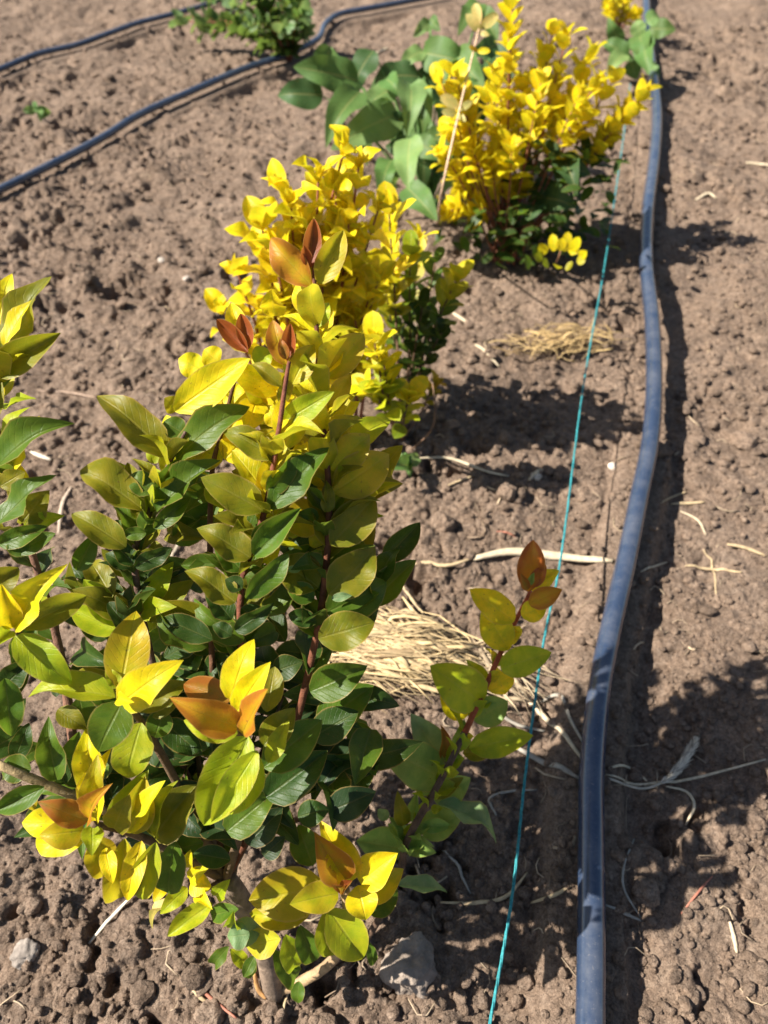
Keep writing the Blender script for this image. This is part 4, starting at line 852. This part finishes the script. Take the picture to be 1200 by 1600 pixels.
for lab, pix, wp, c in [
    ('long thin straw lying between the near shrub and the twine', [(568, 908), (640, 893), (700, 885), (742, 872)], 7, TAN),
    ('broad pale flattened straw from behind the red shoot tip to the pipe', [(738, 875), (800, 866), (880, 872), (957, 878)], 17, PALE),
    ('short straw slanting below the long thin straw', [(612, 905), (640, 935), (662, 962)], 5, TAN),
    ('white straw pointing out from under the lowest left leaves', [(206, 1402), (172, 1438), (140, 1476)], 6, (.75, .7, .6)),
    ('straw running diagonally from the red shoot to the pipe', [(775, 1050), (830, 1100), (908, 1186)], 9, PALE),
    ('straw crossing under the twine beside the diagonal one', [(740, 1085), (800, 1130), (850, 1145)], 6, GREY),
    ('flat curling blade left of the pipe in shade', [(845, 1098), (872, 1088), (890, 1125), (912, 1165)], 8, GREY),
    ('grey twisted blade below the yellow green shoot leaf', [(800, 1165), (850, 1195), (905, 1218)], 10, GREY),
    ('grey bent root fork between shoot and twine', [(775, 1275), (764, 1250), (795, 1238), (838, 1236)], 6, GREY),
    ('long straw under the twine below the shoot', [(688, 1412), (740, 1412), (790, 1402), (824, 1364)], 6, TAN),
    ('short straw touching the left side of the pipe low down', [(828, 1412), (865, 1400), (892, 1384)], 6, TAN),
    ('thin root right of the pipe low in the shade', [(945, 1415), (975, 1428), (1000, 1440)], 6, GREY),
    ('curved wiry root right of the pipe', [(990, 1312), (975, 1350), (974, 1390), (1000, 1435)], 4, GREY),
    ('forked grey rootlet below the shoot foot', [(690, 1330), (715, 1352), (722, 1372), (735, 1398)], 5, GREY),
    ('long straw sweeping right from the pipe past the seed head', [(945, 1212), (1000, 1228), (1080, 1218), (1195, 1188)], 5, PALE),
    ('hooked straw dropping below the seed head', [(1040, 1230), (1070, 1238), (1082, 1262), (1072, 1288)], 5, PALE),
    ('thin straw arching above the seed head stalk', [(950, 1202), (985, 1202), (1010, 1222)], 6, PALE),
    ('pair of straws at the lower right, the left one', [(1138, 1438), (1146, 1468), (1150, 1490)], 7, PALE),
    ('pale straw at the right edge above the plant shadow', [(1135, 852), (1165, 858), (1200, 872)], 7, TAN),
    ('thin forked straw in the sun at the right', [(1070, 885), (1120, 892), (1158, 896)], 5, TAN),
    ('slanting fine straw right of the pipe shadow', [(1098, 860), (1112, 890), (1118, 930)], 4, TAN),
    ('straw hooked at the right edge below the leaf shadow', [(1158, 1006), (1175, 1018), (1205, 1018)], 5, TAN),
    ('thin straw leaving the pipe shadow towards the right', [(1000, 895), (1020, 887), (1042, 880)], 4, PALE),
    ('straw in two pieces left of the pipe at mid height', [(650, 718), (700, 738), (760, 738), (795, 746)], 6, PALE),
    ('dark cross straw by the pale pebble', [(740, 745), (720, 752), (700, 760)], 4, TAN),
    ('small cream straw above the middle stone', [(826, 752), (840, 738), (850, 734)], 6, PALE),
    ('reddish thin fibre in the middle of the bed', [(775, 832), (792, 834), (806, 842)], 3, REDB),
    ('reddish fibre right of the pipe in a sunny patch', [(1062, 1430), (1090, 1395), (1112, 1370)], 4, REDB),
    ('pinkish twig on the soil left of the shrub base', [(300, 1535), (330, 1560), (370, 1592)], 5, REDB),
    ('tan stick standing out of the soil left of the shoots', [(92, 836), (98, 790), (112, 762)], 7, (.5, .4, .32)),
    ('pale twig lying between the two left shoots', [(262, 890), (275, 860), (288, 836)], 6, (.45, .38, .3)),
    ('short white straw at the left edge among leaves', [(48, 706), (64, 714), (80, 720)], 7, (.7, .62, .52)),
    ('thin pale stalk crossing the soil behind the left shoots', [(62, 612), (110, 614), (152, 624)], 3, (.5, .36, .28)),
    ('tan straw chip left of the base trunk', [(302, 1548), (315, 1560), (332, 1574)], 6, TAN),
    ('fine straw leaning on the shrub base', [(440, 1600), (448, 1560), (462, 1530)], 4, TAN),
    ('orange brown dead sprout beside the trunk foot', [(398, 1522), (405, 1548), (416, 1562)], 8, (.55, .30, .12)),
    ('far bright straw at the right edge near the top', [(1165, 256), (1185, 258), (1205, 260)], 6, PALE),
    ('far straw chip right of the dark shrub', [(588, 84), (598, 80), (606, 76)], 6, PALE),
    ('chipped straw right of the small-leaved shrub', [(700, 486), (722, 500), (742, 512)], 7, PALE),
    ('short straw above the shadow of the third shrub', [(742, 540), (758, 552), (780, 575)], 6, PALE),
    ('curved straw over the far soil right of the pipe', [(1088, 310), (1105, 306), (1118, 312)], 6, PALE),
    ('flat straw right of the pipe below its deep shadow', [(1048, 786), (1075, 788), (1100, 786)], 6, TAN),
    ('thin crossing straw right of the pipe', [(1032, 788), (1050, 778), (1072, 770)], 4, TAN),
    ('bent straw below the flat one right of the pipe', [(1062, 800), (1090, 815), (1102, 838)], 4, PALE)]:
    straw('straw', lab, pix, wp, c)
# grass seed head
s0 = G(1085, 1165); Th = thing('grass_seed_head', 'fuzzy grey grass seed head in the shade right of the pipe', 'seed head', G(1030, 1222), 'dry grass on the soil')
pts = [G(950, 1216, .004), G(1000, 1232, .005), G(1035, 1222, .006), G(1060, 1200, .009), G(1075, 1178, .013), G(1086, 1158, .018)]
cp = catmull(pts, 26); rngh = random.Random(5)
V, Fc = tube([p-Th.location for p in cp[:14]], lambda t: .0011, 6); m = add('stalk', mesh_from('stalk', V, Fc, M_STRAW), Th); m.color = (.5, .44, .36, 1)
V, Fc = [], []
for i in range(10, 27):
    t = (i-10)/16
    for k in range(26):
        a = rngh.uniform(0, 6.28); d = (cp[min(i+1, 26)]-cp[i-1]).normalized(); sde = d.orthogonal().normalized(); s = Matrix.Rotation(a, 3, d)@sde
        L = .006*(.35+.9*math.sin(math.pi*min(t*.8+.15, 1)))*rngh.uniform(.6, 1.2); b = cp[i]-Th.location+d*rngh.uniform(-.001, .001)
        v, f = tube([b, b+(d*.8+s*.55)*L*.6, b+(d*1.3+s*.6)*L], lambda q: .00042*(1-.75*q), 3, off=len(V), cap=False); V += v; Fc += f
m = add('bristles', mesh_from('bristles', V, Fc, M_STRAW), Th); m.color = (.80, .75, .66, 1); m['kind'] = 'stuff'

def strawpile(label, cx, cy, wx, wy, n, ang, angj, lmin, lmax, r, h, col, seed, bend=.004):
    rr = random.Random(seed); groups = []
    c0 = G(cx, cy); V, Fc = [], []
    ex = (G(cx+wx, cy)-c0); ey = (G(cx, cy-wy)-c0); ex.z = ey.z = 0
    for i in range(n):
        u, v_ = rr.gauss(0, .42), rr.gauss(0, .42)
        if u*u+v_*v_ > 1.2: continue
        p = c0+ex*u+ey*v_; lay = h*max(0, 1-(u*u+v_*v_)*.9)*rr.random(); a = R(ang+rr.gauss(0, angj)); L = rr.uniform(lmin, lmax)
        d = Vector((math.cos(a), math.sin(a), rr.uniform(-.08, .08))); s = Vector((-d.y, d.x, 0)); pts = []
        bb = rr.uniform(-bend, bend)
        for k in range(5):
            q = k/4-.5; w_ = p+d*L*q+s*bb*4*(.25-q*q)
            w_.z = H1(w_.x, w_.y)*.5+.002+lay+rr.uniform(-.0006, .0006)+.004*(1 if k not in (0, 4) else 0)+rr.uniform(0, .002)*(k == 4)
            pts.append(w_-c0)
        wide = rr.random() < .14; rad = r*(rr.uniform(1.6, 2.6) if wide else rr.uniform(.25, 1.0)); v, f = tube(pts, lambda t: rad*(1-.6*abs(2*t-1)**2), 6, .25 if wide else rr.uniform(.4, .9), off=len(V)); V += v; Fc += f
    o = add('straw_heap', mesh_from('straw_heap', V, Fc, M_STRAW), loc=c0); o.color = col+(1,); tag(o, label, 'straw', 'heaps of dry straw', 'stuff')
strawpile('sunlit heap of flattened golden straw behind the near shrub', 618, 1030, 105, 58, 520, -14, 17, .025, .10, .0012, .012, (.54, .41, .24), 3, .010)
strawpile('grey shaded tail of straw between the heap and the pipe', 770, 1070, 90, 55, 60, -28, 26, .03, .07, .0010, .004, (.48, .38, .26), 4)
strawpile('small blurred tuft of golden straw left of the pipe', 880, 545, 85, 28, 230, 5, 35, .02, .05, .0009, .012, (.50, .36, .18), 5)
strawpile('tiny curl of dry fibres showing between the near shoots', 258, 920, 26, 26, 36, 10, 50, .015, .035, .0007, .004, (.5, .40, .30), 6, .012)
# fine plant litter strewn over the soil
rr = random.Random(41); V, Fc = [], []
for i in range(1000):
    y = -.05+rr.random()**1.4*1.9; x = rr.uniform(-.4-.4*y, .42+.42*y); L = rr.uniform(.006, .028); a = rr.uniform(0, 3.14); rad = rr.uniform(.0002, .0006) if i % 9 else rr.uniform(.0006, .0012)
    pts = []; bb = rr.uniform(-.6, .6)*L
    for k in range(4):
        q = k/3-.5; px_ = x+math.cos(a)*L*q-math.sin(a)*bb*(.25-q*q)*4; py_ = y+math.sin(a)*L*q+math.cos(a)*bb*(.25-q*q)*4
        pts.append(Vector((px_, py_, H1(px_, py_)+.0012)))
    zm = max(p.z for p in pts)
    for p in pts: p.z = p.z*.4+zm*.6
    v, f = tube(pts, lambda t: rad, 4, .6, off=len(V)); V += v; Fc += f
o = add('plant_litter', mesh_from('plant_litter', V, Fc, M_STRAW)); o.color = (.46, .36, .26, 1); tag(o, 'fine bits of straw and rootlets strewn over the soil', 'litter', kind='stuff')
print('objects', len(bpy.data.objects))
